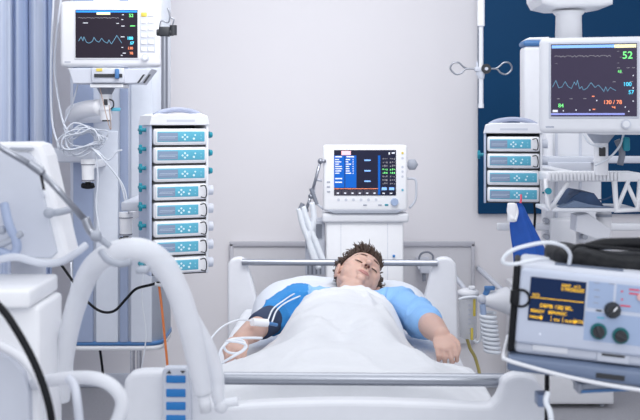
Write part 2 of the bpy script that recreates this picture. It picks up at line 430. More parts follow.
solo('cable', b, tubew, 'thin white cord hanging down left of the supply column face', 'cord')
b = B(); b.tube(wpts([(144,262,4.42),(142,300,4.42),(146,335,4.42),(141,372,4.42)]),.003,n=6)
solo('cable', b, tubew, 'thin white cord hanging over the right edge of the supply column', 'cord')
b = B(); b.tube(wpts([(100,350,4.9),(102,365,4.9),(104,384,4.9)]),.006,n=8)
solo('power_cord', b, black, 'short black cord hanging beneath the left supply column', 'cord')
b = B(); b.tube(wpts([(60,263,4.2),(72,280,4.2),(85,299,4.2),(100,311,4.2),(114,311,4.2),(126,299,4.2),(136,289,4.2),(150,285,4.2),(161,282,4.2)]),.0055,n=8)
solo('power_cord', b, black, 'black cord sagging in front of the left supply column', 'cord')
b = B(); b.tube(wpts([(159,285,4.2),(162,310,4.2),(165,340,4.2),(168,372,4.2),(172,420,4.2)]),.005,n=8); b.cyl(W(155,284,4.2),W(167,286,4.2),.008,mi=1)
solo('orange_hose', b, [orange, white2], 'thin orange tube hanging from a white connector left of the bed', 'tube')

# ---------------------------------------------------------------- infusion pumps
def pump(parent_loc, rotz, kind, label, group, Rw=.198):
    t = thing('infusion_pump', label, 'infusion pump', parent_loc, rotz, group)
    w, h, d = Rw, .0595, .15; y = -d/2
    b = B(); b.box(-w/2,w/2,y,y+d,0,h,bev=.008,seg=4); b.box(-w/2+.004,w/2-.004,y-.006,y+.03,.004,h-.003,bev=.005,seg=3); part('housing', b, white2, t)
    yf = y-.006; xr = w/2-.010 if kind=='syringe' else w/2-.034
    b = B(); b.box(-w/2+.010,xr,yf-.002,yf+.004,.012,h-.010,bev=.002); yf -= .002
    cp_ = part('control_panel', b, cyan, t)
    xl = -w/2+.012; xm = xl+(xr-xl)*.42
    b = B(); b.rect(xl,xm,.0155,h-.0145,yf,0); b.rect(xl+.006,xm-.002,.030,.032,yf-.0008,1); b.rect(xl+.004,xm-.01,.025,.027,yf-.0008,1); part('display', b, [lcd, lcdl], cp_)
    b = B()
    cx, cz = xm+(xr-xm)*.26, .029
    for dx,dz in ((0,.008),(0,-.008),(.009,0),(-.009,0)): b.disc(cx+dx,cz+dz,.0038,yf)
    b.disc(cx+(xr-xm)*.33,cz-.006,.0042,yf); b.disc(cx+(xr-xm)*.38,cz+.007,.0032,yf)
    b.disc(cx+(xr-xm)*.6,cz-.006,.0026,yf,1); b.disc(cx+(xr-xm)*.6,cz+.006,.0026,yf,1)
    part('keypad', b, [keyw, cyanl], cp_)
    if kind == 'syringe':
        b = B(); b.cyl((w/2-.004,-.03,.036),(w/2+.024,-.03,.036),.004); b.cyl((w/2+.022,-.03,.036),(w/2+.034,-.03,.036),.013,.010)
        part('drive_knob', b, teal, t, 'teal knob')
    else:
        b = B(); b.tube([(w/2-.028,yf-.003,h-.010),(w/2-.012,yf-.008,h-.008),(w/2-.006,yf-.010,h*.5),(w/2-.010,yf-.008,.008),(w/2-.026,yf-.003,.010)],.0022,n=8)
        part('tubing_loop', b, dark, t, 'dark tubing loop')
        b = B(); b.cyl((w/2-.01,-.03,.030),(w/2+.035,-.03,.030),.018,.018,n=20); part('side_cylinder', b, offw, t)
    return t
def rack(loc, rotz, n, label, pitch, w, knobs, sides, d=.19, group='pump racks'):
    t = thing('pump_rack', label, 'pump rack', loc, rotz, group)
    H = n*pitch+.012; y0 = -d/2+.02
    for s_ in (-1,1):
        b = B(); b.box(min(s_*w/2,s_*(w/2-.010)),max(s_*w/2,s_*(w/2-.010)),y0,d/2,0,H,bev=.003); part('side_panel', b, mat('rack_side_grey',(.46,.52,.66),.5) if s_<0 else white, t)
    b = B(); b.box(-w/2+.01,w/2-.01,d/2-.012,d/2,0,H,seg=1); part('back_panel', b, midgrey, t)
    b = B()
    for i in range(n): b.box(-w/2+.009,w/2-.009,y0+.004,d/2-.012,i*pitch+.001,i*pitch+.006,seg=1)
    part('shelf', b, dark, t, 'dark shelf runners', 'stuff') if False else part('shelf_runner', b, dark, t)
    b = B(); b.prism([(-w/2-.002,H),(w/2+.002,H),(w/2-.006,H+.034),(w/2-.03,H+.042),(-w/2+.03,H+.042),(-w/2+.006,H+.034)],y0-.008,d/2,.004); part('header', b, white, t)
    b = B(); b.rect(-w*.22,w*.25,H+.012,H+.020,y0-.008,0); part('name_strip', b, offw, t)
    b = B(); b.tube([(-w/2+.022,y0+.02,H+.034),(-w/2+.055,y0+.02,H+.049),(0,y0+.02,H+.057),(w/2-.055,y0+.02,H+.049),(w/2-.022,y0+.02,H+.034)],.0095,n=12); part('handle', b, mat('handle_grey',(.36,.40,.54),.4), t, 'grey arched handle')
    for i in range(knobs):
        z = (i+.55)*H/(knobs-.2); 
        x = -w/2; yk = y0+.055
        b = B(); b.cyl((x+.002,yk,z),(x-.016,yk,z),.0075,n=12); b.box(x-.026,x-.014,yk-.022,yk+.022,z-.006,z+.006,bev=.004); b.box(x-.026,x-.014,yk-.007,yk+.007,z-.017,z+.017,bev=.004)
        part('locking_knob', b, teal, t, 'teal cross shaped knob')
    return t
ORD = ['topmost','second from the top','third from the top','fourth from the top','fifth from the top','sixth from the top','seventh from the top','lowest']
R1 = Vector(W(174,272,3.93)); rz1 = math.radians(23); pit = .0672
rack(R1, rz1, 8, 'tall white rack of eight pumps with teal side knobs, left of the bed', pit, .224, 8, 0)
for i in range(8):
    kd = 'syringe' if i < 3 else 'volumetric'
    off = Matrix.Rotation(rz1,3,'Z') @ Vector((.002,-.012,0))
    pump(R1+off+Vector((0,0,(7-i)*pit+.0065)), rz1, kd, 'white infusion pump with cyan panel, %s in the tall left rack' % ORD[i], 'infusion pumps in the left rack')
# stand pole of left rack
b = B(); P0 = W(164.5,112,4.03)
p = W(164.5,30,4.08)
PZ = R1.z+.06; p.z -= PZ
t = thing('pump_pole', 'grey steel pole rising behind the tall left pump rack', 'pole', (p.x,4.08,PZ))
part('pole', B().cyl((0,0,0),(0,0,p.z),.0125,n=20), steel, t)
for zz in (.10,.40):
    b = B(); b.box(-.03,.03,-.045,.015,zz-.015,zz+.015,bev=.004); part('rack_clamp', b, offw, t)
b = B(); b.cyl((-.03,0,p.z-.01),(.035,0,p.z-.01),.013); b.box(-.02,.022,-.02,.02,p.z-.025,p.z+.012,bev=.005); b.cyl((.034,0,p.z-.02),(.034,0,p.z+.018),.014); part('top_clamp', b, dark, t, 'black clamp')
b = B(); b.tube([(-.02,0,p.z+.01),(-.012,0,p.z+.035),(.015,0,p.z+.03),(.02,0,p.z+.06),(.012,0,p.z+.085)],.003,n=6); b.tube([(.03,0,p.z+.015),(.036,0,p.z+.04),(.022,0,p.z+.05)],.003,n=6); part('hook', b, steel, t)
# right rack
R2 = Vector(W(512.5,202,4.3)); rz2 = math.radians(-9)
pit2 = .0675
rack(R2, rz2, 4, 'short white rack of four pumps in front of the navy panel', pit2, .232, 1, 0)
for i in range(4):
    kd = 'syringe' if i > 1 else 'volumetric'
    off = Matrix.Rotation(rz2,3,'Z') @ Vector((.001,-.012,0))
    pump(R2+off+Vector((0,0,(3-i)*pit2+.0065)), rz2, kd, 'white infusion pump with cyan panel, %s in the short right rack' % (ORD[i] if i<3 else 'lowest'), 'infusion pumps in the right rack', .206)

b = B(); b.box(R2.x+.06,R2.x+.11,4.38,4.64,R2.z+.10,R2.z+.15,bev=.004); b.box(R2.x+.06,R2.x+.40,4.60,4.68,R2.z+.10,R2.z+.15,bev=.004)
solo('rack_bracket', b, offw, 'pale bracket holding the short right pump rack to its column', 'bracket')
# ---------------------------------------------------------------- bed
BX = lambda Y: .03+.03*(Y-2.53)
bed = thing('hospital_bed', 'white hospital bed with steel end rails carrying the patient', 'bed', (.03,2.53,0), -math.atan(.03))
bx = lambda px,Y: (px-320)*Y/F-BX(Y)
bz = lambda py,Y: CZ-(py-YH)*Y/F
def smooth_outline(l, n=5):
    q = catmull([Vector((a,c,0)) for a,c in l], n); return [(v.x,v.y) for v in q]
f = lambda l,Y: [(bx(a,Y),bz(c,Y)) for a,c in l]
top = smooth_outline(f([(125,430),(124.5,388),(129,375),(141,370.5),(165,370),(190,371),(203,380),(211,396),(225,403),(270,400),(350,397.5),(430,399),(480,401.5),(492,397),(498,386),(502,376),(512,371),(526,372),(537,380),(541.5,398),(542,430)],2.53))
ol = [(top[0][0],.35)]+top+[(top[-1][0],.35)]
part('footboard', B().prism(ol, -.03,.025,.012), white, bed)
b = B(); rz_ = bz(380.5,2.56); b.cyl((bx(196,2.56),.045,rz_),(bx(505,2.56),.045,rz_),.0155,n=24); part('foot_rail', b, steel, bed)
b = B()
for px in (200,503): b.cyl((bx(px,2.55),.0,rz_),(bx(px,2.55),.05,rz_),.012)
part('rail_bracket', b, offw, bed)
b = B(); b.prism([(bx(164,2.49),.33),(bx(162.5,2.49),bz(371,2.49)),(bx(165,2.49),bz(367.5,2.49)),(bx(186,2.49),bz(367.5,2.49)),(bx(189,2.49),bz(372,2.49)),(bx(191,2.49),bz(395,2.49)),(bx(192,2.49),.33)], -.055,-.025,.003); cbx = part('control_box', b, offw, bed)
for i,(za,zb_) in enumerate(((375,382.5),(388.5,396.5),(401.5,409.5),(414.5,424),(429,437))):
    b = B(); b.box(bx(166.5,2.49),bx(186,2.49),-.058,-.052,bz(zb_,2.49),bz(za,2.49),bev=.002); part('key_pad', b, bluepad, cbx, 'blue key pad')
b = B(); b.prism([(bx(166,2.48),bz(374,2.48)),(bx(169,2.48),bz(371,2.48)),(bx(171,2.48),bz(374,2.48))],-.057,-.054); b.prism([(bx(180,2.48),bz(371.5,2.48)),(bx(185,2.48),bz(371.5,2.48)),(bx(182.5,2.48),bz(374,2.48))],-.057,-.054); part('arrow_mark', b, dark, cbx)
L_ = 2.10
top = smooth_outline(f([(228,340),(227.5,275),(229,262),(236,257.5),(244,259),(249,270),(255,290),(264,318),(290,330),(341,332),(395,332),(415,320),(424,295),(431,268),(436,258.5),(446,256.5),(453.5,261),(456,275),(457,340)],4.63))
ol = [(top[0][0],.35)]+top+[(top[-1][0],.35)]
part('headboard', B().prism(ol, L_-.02,L_+.03,.012), white, bed)
b = B(); rz_ = bz(262.5,4.6); b.cyl((bx(242,4.6),L_-.03,rz_),(bx(437,4.6),L_-.03,rz_),.0145,n=24); part('head_rail', b, steel, bed)
b = B()
for px in (244,436): b.cyl((bx(px,4.6),L_-.035,rz_),(bx(px,4.6),L_+.01,rz_),.012)
part('rail_bracket', b, offw, bed)
part('mattress', B().box(-.43,.43,.06,L_-.06,.555,.680,bev=.03,seg=5), sheetm, bed)
part('bed_deck', B().box(-.42,.42,.05,L_-.04,.50,.555,bev=.01), offw, bed)
b = B(); b.box(-.38,.38,.03,L_-.02,.40,.50,bev=.01); b.box(-.25,.25,.35,1.75,.2,.40,bev=.02); part('bed_frame', b, offw, bed)
for sx in (-1,1):
    for yy in (.12,L_-.15):
        b = B(); b.cyl((sx*.36,yy,.14),(sx*.36,yy,.41),.025,mi=0); b.cyl((sx*.36-.02,yy,.065),(sx*.36+.02,yy,.065),.065,mi=1,n=24); b.box(sx*.36-.03,sx*.36+.03,yy-.03,yy+.03,.10,.17,bev=.01)
        part('castor', b, [offw, midgrey], bed)

# pillow
def pillow():
    b = B(); nu, nv = 56, 36; cx, cy = BX(4.34)+.005, 4.345; hx, hy = .375, .215
    tops=[]; bots=[]
    for j in range(nv+1):
        for i in range(nu+1):
            u = -1+2*i/nu; v = -1+2*j/nv
            e = max(0,(1-abs(u)**4.5))**.5*max(0,(1-abs(v)**4.5))**.5
            sx = 1-.05*(1-abs(v))*0; x = cx+hx*u*(1-.06*v*v); y = cy+hy*v*(1-.06*u*u)
            h = .155*e
            dx, dy = (x-.16)/.13, (y-4.30)/.15
            h *= 1-.42*math.exp(-(dx*dx+dy*dy))
            h += .006*noise.noise(Vector((x*12,y*12,3)))*e+.012*e*noise.noise(Vector((x*5,y*7,1)))
            tops.append((x,y,.684+max(.012,h))); bots.append((x,y,.684))
    n = len(tops); w = nu+1
    fs = [[j*w+i,j*w+i+1,(j+1)*w+i+1,(j+1)*w+i] for j in range(nv) for i in range(nu)]
    fs2 = [[n+k for k in f_[::-1]] for f_ in fs]
    rim = [i for i in range(nu+1)]+[j*w+nu for j in range(1,nv+1)]+[nv*w+i for i in range(nu-1,-1,-1)]+[j*w for j in range(nv-1,0,-1)]
    side = [[rim[k],n+rim[k],n+rim[(k+1)%len(rim)],rim[(k+1)%len(rim)]] for k in range(len(rim))]
    b.add(tops+bots, fs+fs2+side, 0, True)
    return b
solo('pillow', pillow(), pillm, 'white pillow under the head of the patient', 'pillow', origin=Vector((BX(4.34),4.34,.684)))

# ---------------------------------------------------------------- patient
def remeshed(name, b, voxel, smooth=4):
    me = mesh_of(name+'_base', b, [skin]); o = bpy.data.objects.new(name+'_base', me); C.objects.link(o)
    m1 = o.modifiers.new('r','REMESH'); m1.mode='VOXEL'; m1.voxel_size=voxel
    m2 = o.modifiers.new('s','SMOOTH'); m2.factor=.5; m2.iterations=smooth
    dg = bpy.context.evaluated_depsgraph_get()
    out = bpy.data.meshes.new_from_object(o.evaluated_get(dg))
    bpy.data.objects.remove(o); bpy.data.meshes.remove(me)
    out.name = name
    return out
U = Vector((.28,.86,.43)).normalized(); Nn = Vector((.42,-.50,.75)); Nn = (Nn-U*Nn.dot(U)).normalized(); Xh = U.cross(Nn)
HO = Vector((.150,4.262,.850))
HM = Matrix(((Xh.x,U.x,Nn.x,HO.x),(Xh.y,U.y,Nn.y,HO.y),(Xh.z,U.z,Nn.z,HO.z),(0,0,0,1))) @ Matrix.Scale(1.10,4)
def head_shapes(b):
    b.M = HM
    b.sph((0,.035,-.012),(.075,.085,.095),u=32,v=20)
    b.sph((0,.040,.035),(.064,.055,.055))
    b.sph((0,-.030,.030),(.060,.075,.058))
    b.sph((0,-.062,.034),(.050,.042,.048))
    b.limb([(-.052,-.035,.0),(-.040,-.078,.030),(0,-.098,.062),(.040,-.078,.030),(.052,-.035,.0)],[.018,.017,.017,.017,.018])
    for s_ in (-1,1):
        b.sph((s_*.040,-.014,.050),(.026,.028,.026)); b.sph((s_*.050,-.018,.030),(.022,.045,.036)); b.sph((s_*.052,.012,.040),(.018,.030,.026))
        b.limb([(s_*.012,.028,.084),(s_*.036,.030,.075),(s_*.052,.020,.056)],[.010,.011,.011])
        b.sph((s_*.031,.008,.068),(.0155,.0125,.013))
        b.sph((s_*.0125,-.028,.097),(.0085,.008,.009))
        b.sph((s_*.078,-.006,-.006),(.008,.030,.019))
        b.tube([(s_*.080,-.030,.004),(s_*.083,-.008,.014),(s_*.085,.018,.008),(s_*.085,.022,-.012),(s_*.082,.000,-.022)],.005,n=8)
    b.limb([(0,.022,.089),(0,.0,.100),(0,-.020,.112)],[.0085,.009,.0115])
    b.sph((0,-.052,.080),(.028,.024,.016))
    b.sph((0,-.084,.078),(.018,.014,.013))
    b.M = Matrix.Identity(4)
cx0 = .075
SL, SR = Vector((-.080,3.99,.808)), Vector((.290,3.99,.800))
EL, ER = Vector((-.215,3.745,.765)), Vector((.388,3.765,.772))
WL, WR = Vector((-.268,3.52,.765)), Vector((.408,3.535,.775))
def torso_shapes(b, g=0., sh=True):
    b.sph((cx0+.02,3.86,.770),(.165+g,.22+g,.060+g))
    if sh: b.limb([SL+Vector((.02,0,-.01)),(cx0+.03,4.01,.785),SR+Vector((-.02,0,-.01))],[.054+g,.050+g,.054+g])
    else: b.limb([(.0,3.99,.780),(cx0+.03,4.01,.775),(.20,3.99,.780)],[.046+g,.046+g,.046+g])
    b.sph((cx0,3.66,.770),(.158+g,.22+g,.078+g)); b.sph((cx0,3.50,.765),(.175+g,.15+g,.083+g))
def leg_shapes(b):
    for s_ in (-1,1):
        b.limb([(cx0+s_*.09,3.48,.765),(cx0-.01+s_*.10,3.05,.775),(cx0-.02+s_*.10,2.74,.735)],[.080,.058,.040])
        b.limb([(cx0-.02+s_*.10,2.74,.725),(cx0-.02+s_*.12,2.70,.80)],[.038,.028])
        b.sph((cx0-.02+s_*.10,2.745,.722),.036)
def hand(b, wrist, fdir, side, palm_n, curl, sc=1., thumb=1, spread=.35):
    fd = fdir.normalized(); pn = (palm_n-fd*palm_n.dot(fd)).normalized(); sd = fd.cross(pn)*side   # sd towards the little finger... thumb = -sd
    R = Matrix((sd, fd, pn)).transposed()
    b.sph(wrist+fd*.045*sc, (.038*sc,.050*sc,.0155*sc), R=R)
    b.sph(wrist+fd*.062*sc, (.040*sc,.028*sc,.014*sc), R=R)
    for q,(off,ln) in enumerate(((-.029,.070),(-.010,.080),(.010,.075),(.028,.060))):
        p = wrist+fd*(.080-.005*abs(q-1))*sc+sd*off*sc
        d = (fd+sd*off*spread*6).normalized(); pts=[wrist+fd*.05*sc+sd*off*.8*sc, p]; a = curl*.75
        for sgm in (.45,.30,.25):
            dd = d*math.cos(a)-pn*math.sin(a); p = p+dd*ln*sgm*sc; pts.append(p); a += curl
        b.limb(pts, [.0095*sc,.0092*sc,.0082*sc,.0075*sc,.0065*sc])
    p = wrist+fd*.022*sc-sd*.026*sc
    b.limb([p, p-sd*.016*sc+fd*.028*sc-pn*.006, p-sd*.016*sc+fd*.052*sc-pn*.012, p-sd*.008*sc+fd*.072*sc-pn*.020],[.0145*sc,.0115*sc,.0095*sc,.008*sc])
body = B()
head_shapes(body); torso_shapes(body); leg_shapes(body)
nb = HM @ Vector((0,-.035,-.012))
body.limb([nb, (cx0+.045,4.05,.80)],[.054,.060])
body.limb([SL,(SL+EL)/2,EL],[.052,.046,.040]); body.limb([SR,(SR+ER)/2,ER],[.052,.046,.042])
body.limb([EL,EL.lerp(WL,.35),WL],[.039,.041,.027]); body.limb([ER,ER.lerp(WR,.35),WR],[.043,.045,.031])
hand(body, WL, Vector((-.06,-1,-.22)), -1, Vector((.15,-.1,1)), .85, .95)
hand(body, WR, Vector((.10,-1,-.34)), 1, Vector((-.1,-.35,1)), .95, 1.0)
person_mesh = remeshed('patient', body, .0036, 3)
person_mesh.materials.clear(); person_mesh.materials.append(skin); person_mesh.materials.append(lipm)
for p in person_mesh.polygons: p.use_smooth = True; p.material_index = 0
PO = Vector((cx0,3.5,.685))
for v in person_mesh.vertices: v.co -= PO
per = bpy.data.objects.new('patient', person_mesh); C.objects.link(per); per.location = PO
per['label'] = 'person lying asleep on the bed in a blue gown with arms at the sides'; per['category'] = 'person'
def ppart(name, b, mats, label=None):
    b.v = [v-PO for v in b.v]; return part(name, b, mats, per, label)
b = B(); b.M = HM
b.tube([(-.022,-.0600,.0885),(-.011,-.0580,.0950),(0,-.0590,.0965),(.011,-.0580,.0950),(.022,-.0600,.0885)],[.001,.0031,.003,.0031,.001],n=8)
b.tube([(-.020,-.0615,.0880),(-.010,-.0645,.0935),(0,-.0655,.0945),(.010,-.0645,.0935),(.020,-.0615,.0880)],[.001,.0032,.0038,.0032,.001],n=8)
ppart('lips', b, lipm, 'closed pink lips')
for s_ in (-1,1):
    b = B(); b.M = HM; b.tube([(s_*.014,.030,.0975),(s_*.030,.037,.0885),(s_*.046,.034,.0755),(s_*.056,.026,.064)],[.002,.0030,.0026,.001],n=8); ppart('eyebrow', b, browm, 'dark eyebrow')
    b = B(); b.M = HM; b.tube([(s_*.017,.005,.0775),(s_*.024,.0005,.0812),(s_*.032,-.0005,.0817),(s_*.040,.001,.0785),(s_*.046,.005,.072)],[.0012,.002,.002,.002,.001],n=6); ppart('eyelashes', b, hairm, 'dark lashes of the closed eye')
    b = B(); b.M = HM; b.sph((s_*.0065,-.0325,.1035),(.0045,.0045,.0058)); ppart('nostril', b, nosm)
# hair
b = B(); b.M = HM
def on_scalp(d):
    return Vector((0,.035,-.012))+Vector((d.x*.079,d.y*.089,d.z*.099))
def hairy(d):
    p = on_scalp(d)
    if p.y > .082: return True
    if p.z > .030: return p.y > .086-.25*(.03) and p.z < .055
    return p.z < .018-.15*abs(p.x) and p.y > ((.045 if p.z < -.02 else .030) if p.x < 0 else (-.06 if p.z < -.01 else .0))
t_ = bmesh.new(); bmesh.ops.create_icosphere(t_, subdivisions=5, radius=1)
kill = [v for v in t_.verts if not hairy(v.co.normalized())]
bmesh.ops.delete(t_, geom=kill, context='VERTS')
for v in t_.verts:
    d = v.co.normalized(); v.co = on_scalp(d)*1.0+d*(.004+.006*noise.noise(d*9))
b.bm(t_)
cnt = 0
while cnt < 1700:
    d = Vector((random.gauss(0,1),random.gauss(0,1),random.gauss(0,1))).normalized()
    if not hairy(d): continue
    p = on_scalp(d); front = max(0, d.z+.2)
    ln = random.uniform(.015,.025)*(1+.3*front)
    tang = Vector((random.uniform(-.35,.35)-.35, .35+.3*random.random(), .55*front-.6*(1-front))); tang = (tang-d*tang.dot(d)*.8).normalized()
    side = Vector((random.uniform(-1,1),random.uniform(-1,1),random.uniform(-1,1)))*.25
    q1 = p+d*.009+tang*ln*.35; q2 = p+d*(.011+.010*random.random())+(tang+side).normalized()*ln*.75; q3 = q2+((tang+side*2)*.8+d*random.uniform(-.9,.05)).normalized()*ln*.5
    b.tube([p,q1,q2,q3],[.0028,.0030,.0022,.0007],n=4,sub=3); cnt += 1
ppart('hair', b, hairm, 'short tousled brown hair')
# gown
g = B(); torso_shapes(g, .012)
g.limb([SL,SL.lerp(EL,.62)],[.066,.060]); g.limb([SR,SR.lerp(ER,.45),SR.lerp(ER,.93)],[.068,.066,.062])
gm = remeshed('gown', g, .006, 6)
gco = [v.co.copy() for v in gm.vertices]; gno = [v.normal.copy() for v in gm.vertices]; gout = []
for c, nrm in zip(gco, gno):
    if True:
        n1 = max(0,1-abs(noise.noise(Vector((c.x*9+c.y*6,c.y*7-c.x*8,c.z*7))))*4.5)**2*.012+noise.noise(Vector((c.x*9,c.y*14,c.z*9)))*.004
        c = c+nrm*max(n1,-.0015)
    gout += list(c-PO)
gm.vertices.foreach_set('co', gout); gm.update()
gm.materials.clear(); gm.materials.append(gownm); gm.materials.append(gownd)
for p in gm.polygons:
    p.use_smooth = True; p.material_index = 1 if (p.center.x+PO.x) < -.045 else 0
go = bpy.data.objects.new('gown', gm); C.objects.link(go); go.parent = per; go['label'] = 'light blue short sleeved hospital gown'
# blood pressure cuff
b = B(); a0 = SL.lerp(EL,.55); a1 = SL.lerp(EL,1.05)
b.tube([a0,a0.lerp(a1,.15),a0.lerp(a1,.85),a1],[.050,.054,.051,.044],n=28,sub=2)
solo('blood_pressure_cuff', b, navy, 'dark navy cuff wrapped around the upper arm on the left of the bed', 'cuff')

# ---------------------------------------------------------------- blanket draped over the body
sb = B(); torso_shapes(sb, .016, False); leg_shapes(sb); sb.box(-.40,.54,2.55,4.5,.60,.684,seg=1)
tb = bmesh.new(); vs_ = [tb.verts.new(v) for v in sb.v]
for f_ in sb.f:
    try: tb.faces.new([vs_[i] for i in f_[0]])
    except ValueError: pass
bvh = BVHTree.FromBMesh(tb); tb.free()
def lut(tab, x):
    if x <= tab[0][0]: return tab[0][1]
    for (a,c),(d,e) in zip(tab[:-1], tab[1:]):
        if x <= d:
            t = (x-a)/(d-a); t = t*t*(3-2*t) ; return c+(e-c)*t
    return tab[-1][1]
XL = [(2.6,-.415),(3.15,-.405),(3.28,-.38),(3.37,-.33),(3.46,-.25),(3.66,-.180),(3.88,-.09),(4.04,.075)]
XR = [(2.6,.465),(3.30,.475),(3.38,.435),(3.45,.36),(3.55,.320),(3.75,.295),(3.9,.245),(4.04,.165)]
GN, GM = 110, 170
gx0, gx1, gy0, gy1 = -.46, .56, 2.56, 4.12
HN, HMN = 120, 180
H = [[.684]*(HN+1) for _ in range(HMN+1)]
for j in range(HMN+1):
    for i in range(HN+1):
        x = gx0+(gx1-gx0)*i/HN; y = gy0+(gy1-gy0)*j/HMN
        h_ = bvh.ray_cast(Vector((x,y,2)), Vector((0,0,-1)))
        zz = h_[0].z if h_[0] else .60
        ss = abs(x-BX(y))/.46; fy = max(0,min(1,(3.46-y)/.45)); fy = fy*fy*(3-2*fy); ft = max(0,min(1,(y-2.60)/.12)); fy *= ft**.5
        if ss < 1: zz = max(zz, .684+fy*.150*(1-ss**2.2))
        H[j][i] = zz
def blur(H, n, keepmax=True):
    for _ in range(n):
        G = [r[:] for r in H]
        for j in range(1,HMN):
            for i in range(1,HN):
                a = (H[j-1][i]+H[j+1][i]+H[j][i-1]+H[j][i+1])/4
                G[j][i] = max(H[j][i], a*.5+H[j][i]*.5) if keepmax else a*.5+H[j][i]*.5
        H = G
    return H
H = blur(H, 110, True); H = blur(H, 12, False)
def hs(x, y):
    u = min(max((x-gx0)/(gx1-gx0)*HN,0),HN-.001); v = min(max((y-gy0)/(gy1-gy0)*HMN,0),HMN-.001)
    i, j = int(u), int(v); u -= i; v -= j
    return H[j][i]*(1-u)*(1-v)+H[j][i+1]*u*(1-v)+H[j+1][i]*(1-u)*v+H[j+1][i+1]*u*v
vs = []
for j in range(GM+1):
    t = j/GM
    for i in range(GN+1):
        s_ = -1+2*i/GN
        ytop = 4.045-.09*abs(s_)**2.2+.012*math.sin(5*s_)
        y = 2.60+(ytop-2.60)*t
        xl, xr = lut(XL,y), lut(XR,y)
        if y > 4.02: pass
        x = (xl+xr)/2+(xr-xl)/2*s_
        z = hs(x,y)+.010
        # creases
        rg = lambda d,w: math.exp(-abs(d)/w)
        fold = .026*rg(y-3.87+2.2*(x-.1)**2,.016)*max(0,1-abs(x-.10)*4.5)+.020*rg(y-3.80-.55*(x-.1)+1.5*x*x,.014)*max(0,1-abs(x-.06)*4.5)
        fold += .022*rg(y-3.70-.45*x,.018)*max(0,1-abs(x-.02)*3.2)+.020*rg(y-3.50-.9*(x-.2),.02)*max(0,1-abs(x-.2)*3.4)+.018*rg(y-3.40+.8*(x+.1),.02)*max(0,1-abs(x+.05)*3.4)+.010*rg(x+.02-.35*(y-3.1),.02)*max(0,1-abs(y-3.1)*3)+.010*rg(x-.24+.3*(y-3.1),.02)*max(0,1-abs(y-3.05)*3)
        fold += .007*noise.noise(Vector((x*5+y*2,y*3.5-x*4,0)))+.0035*noise.noise(Vector((x*16+3*y,y*8-8*x,5)))
        fold += .006*math.sin(26*(x*.8+y*.35)+2*math.sin(3*y))*max(0,min(1,(abs(x-.08)-.10)*8))
        fold -= .0
        rn = max(0, 1-abs(noise.noise(Vector((x*4.2+y*1.6,y*2.8-x*2.2,2.3))))*5)
        fold += .012*rn*rn*(1 if y > 3.3 else .6)
        ed = min(1,(1-abs(s_))*12)
        z += fold*(.4+.6*ed)+.004
        if y < 2.70: z = .60+(z-.60)*max(0,(y-2.595)/.105)**.4
        vs.append((x,y,max(z,.692) if y > 2.63 else max(z,.62)))
w_ = GN+1; n_ = len(vs)
fs = [[j*w_+i,j*w_+i+1,(j+1)*w_+i+1,(j+1)*w_+i] for j in range(GM) for i in range(GN)]
b = B(); b.add(vs, fs, 0, True)
blk = solo('blanket', b, sheetm, 'white blanket draped over the patient from chest to feet', 'blanket', origin=Vector((cx0,3.2,.69)))
md = blk.modifiers.new('thick','SOLIDIFY'); md.thickness = .009; md.offset = 1
blk.data.materials[0] = mat('white_cellular_blanket', (.75,.765,.80), .9, bump=.08, bscale=120)

# oximeter, its white lead, connector
b = B(); hl = WL+Vector((-.01,-.10,0))
b.tube(wpts([(252,321,3.58),(238,320,3.5),(222,327,3.45),(210,340,3.4),(205,352,3.38),(212,372,3.36)]),.003,n=6)
b.tube(wpts([(262,338,3.42),(243,338,3.37),(230,340,3.34),(224,346,3.32),(228,352,3.31),(238,353,3.31),(245,347,3.32),(243,341,3.34),(232,340,3.33),(222,348,3.30),(218,358,3.29)]),.0042,n=8)
b.tube(wpts([(205,372,3.30),(220,364,3.29),(232,357,3.28),(244,350,3.30),(246,345,3.31),(238,342,3.31),(226,341,3.32)]),.0042,n=8)
solo('oximeter_lead', b, tubew, 'looped white oximeter lead lying over the hand at the left', 'cable')
b = B(); b.cyl(W(252,322,3.56),W(267,323,3.60),.0135,n=20); b.cyl(W(267,323,3.60),W(277,325,3.62),.006,mi=1)
solo('cable_connector', b, [white2, blue], 'white cylindrical connector beside the dark cuff', 'connector')
b = B(); b.tube(wpts([(268,320,3.62),(273,309,3.72),(283,301,3.80),(296,293,3.92),(310,290,3.98)]),.003,n=6)
b.tube(wpts([(272,322,3.62),(277,310,3.72),(287,302,3.80),(300,296,3.90)]),.003,n=6)
solo('sensor_lead', b, tubew, 'thin pale lead running over the blue shoulder on the left', 'cable')

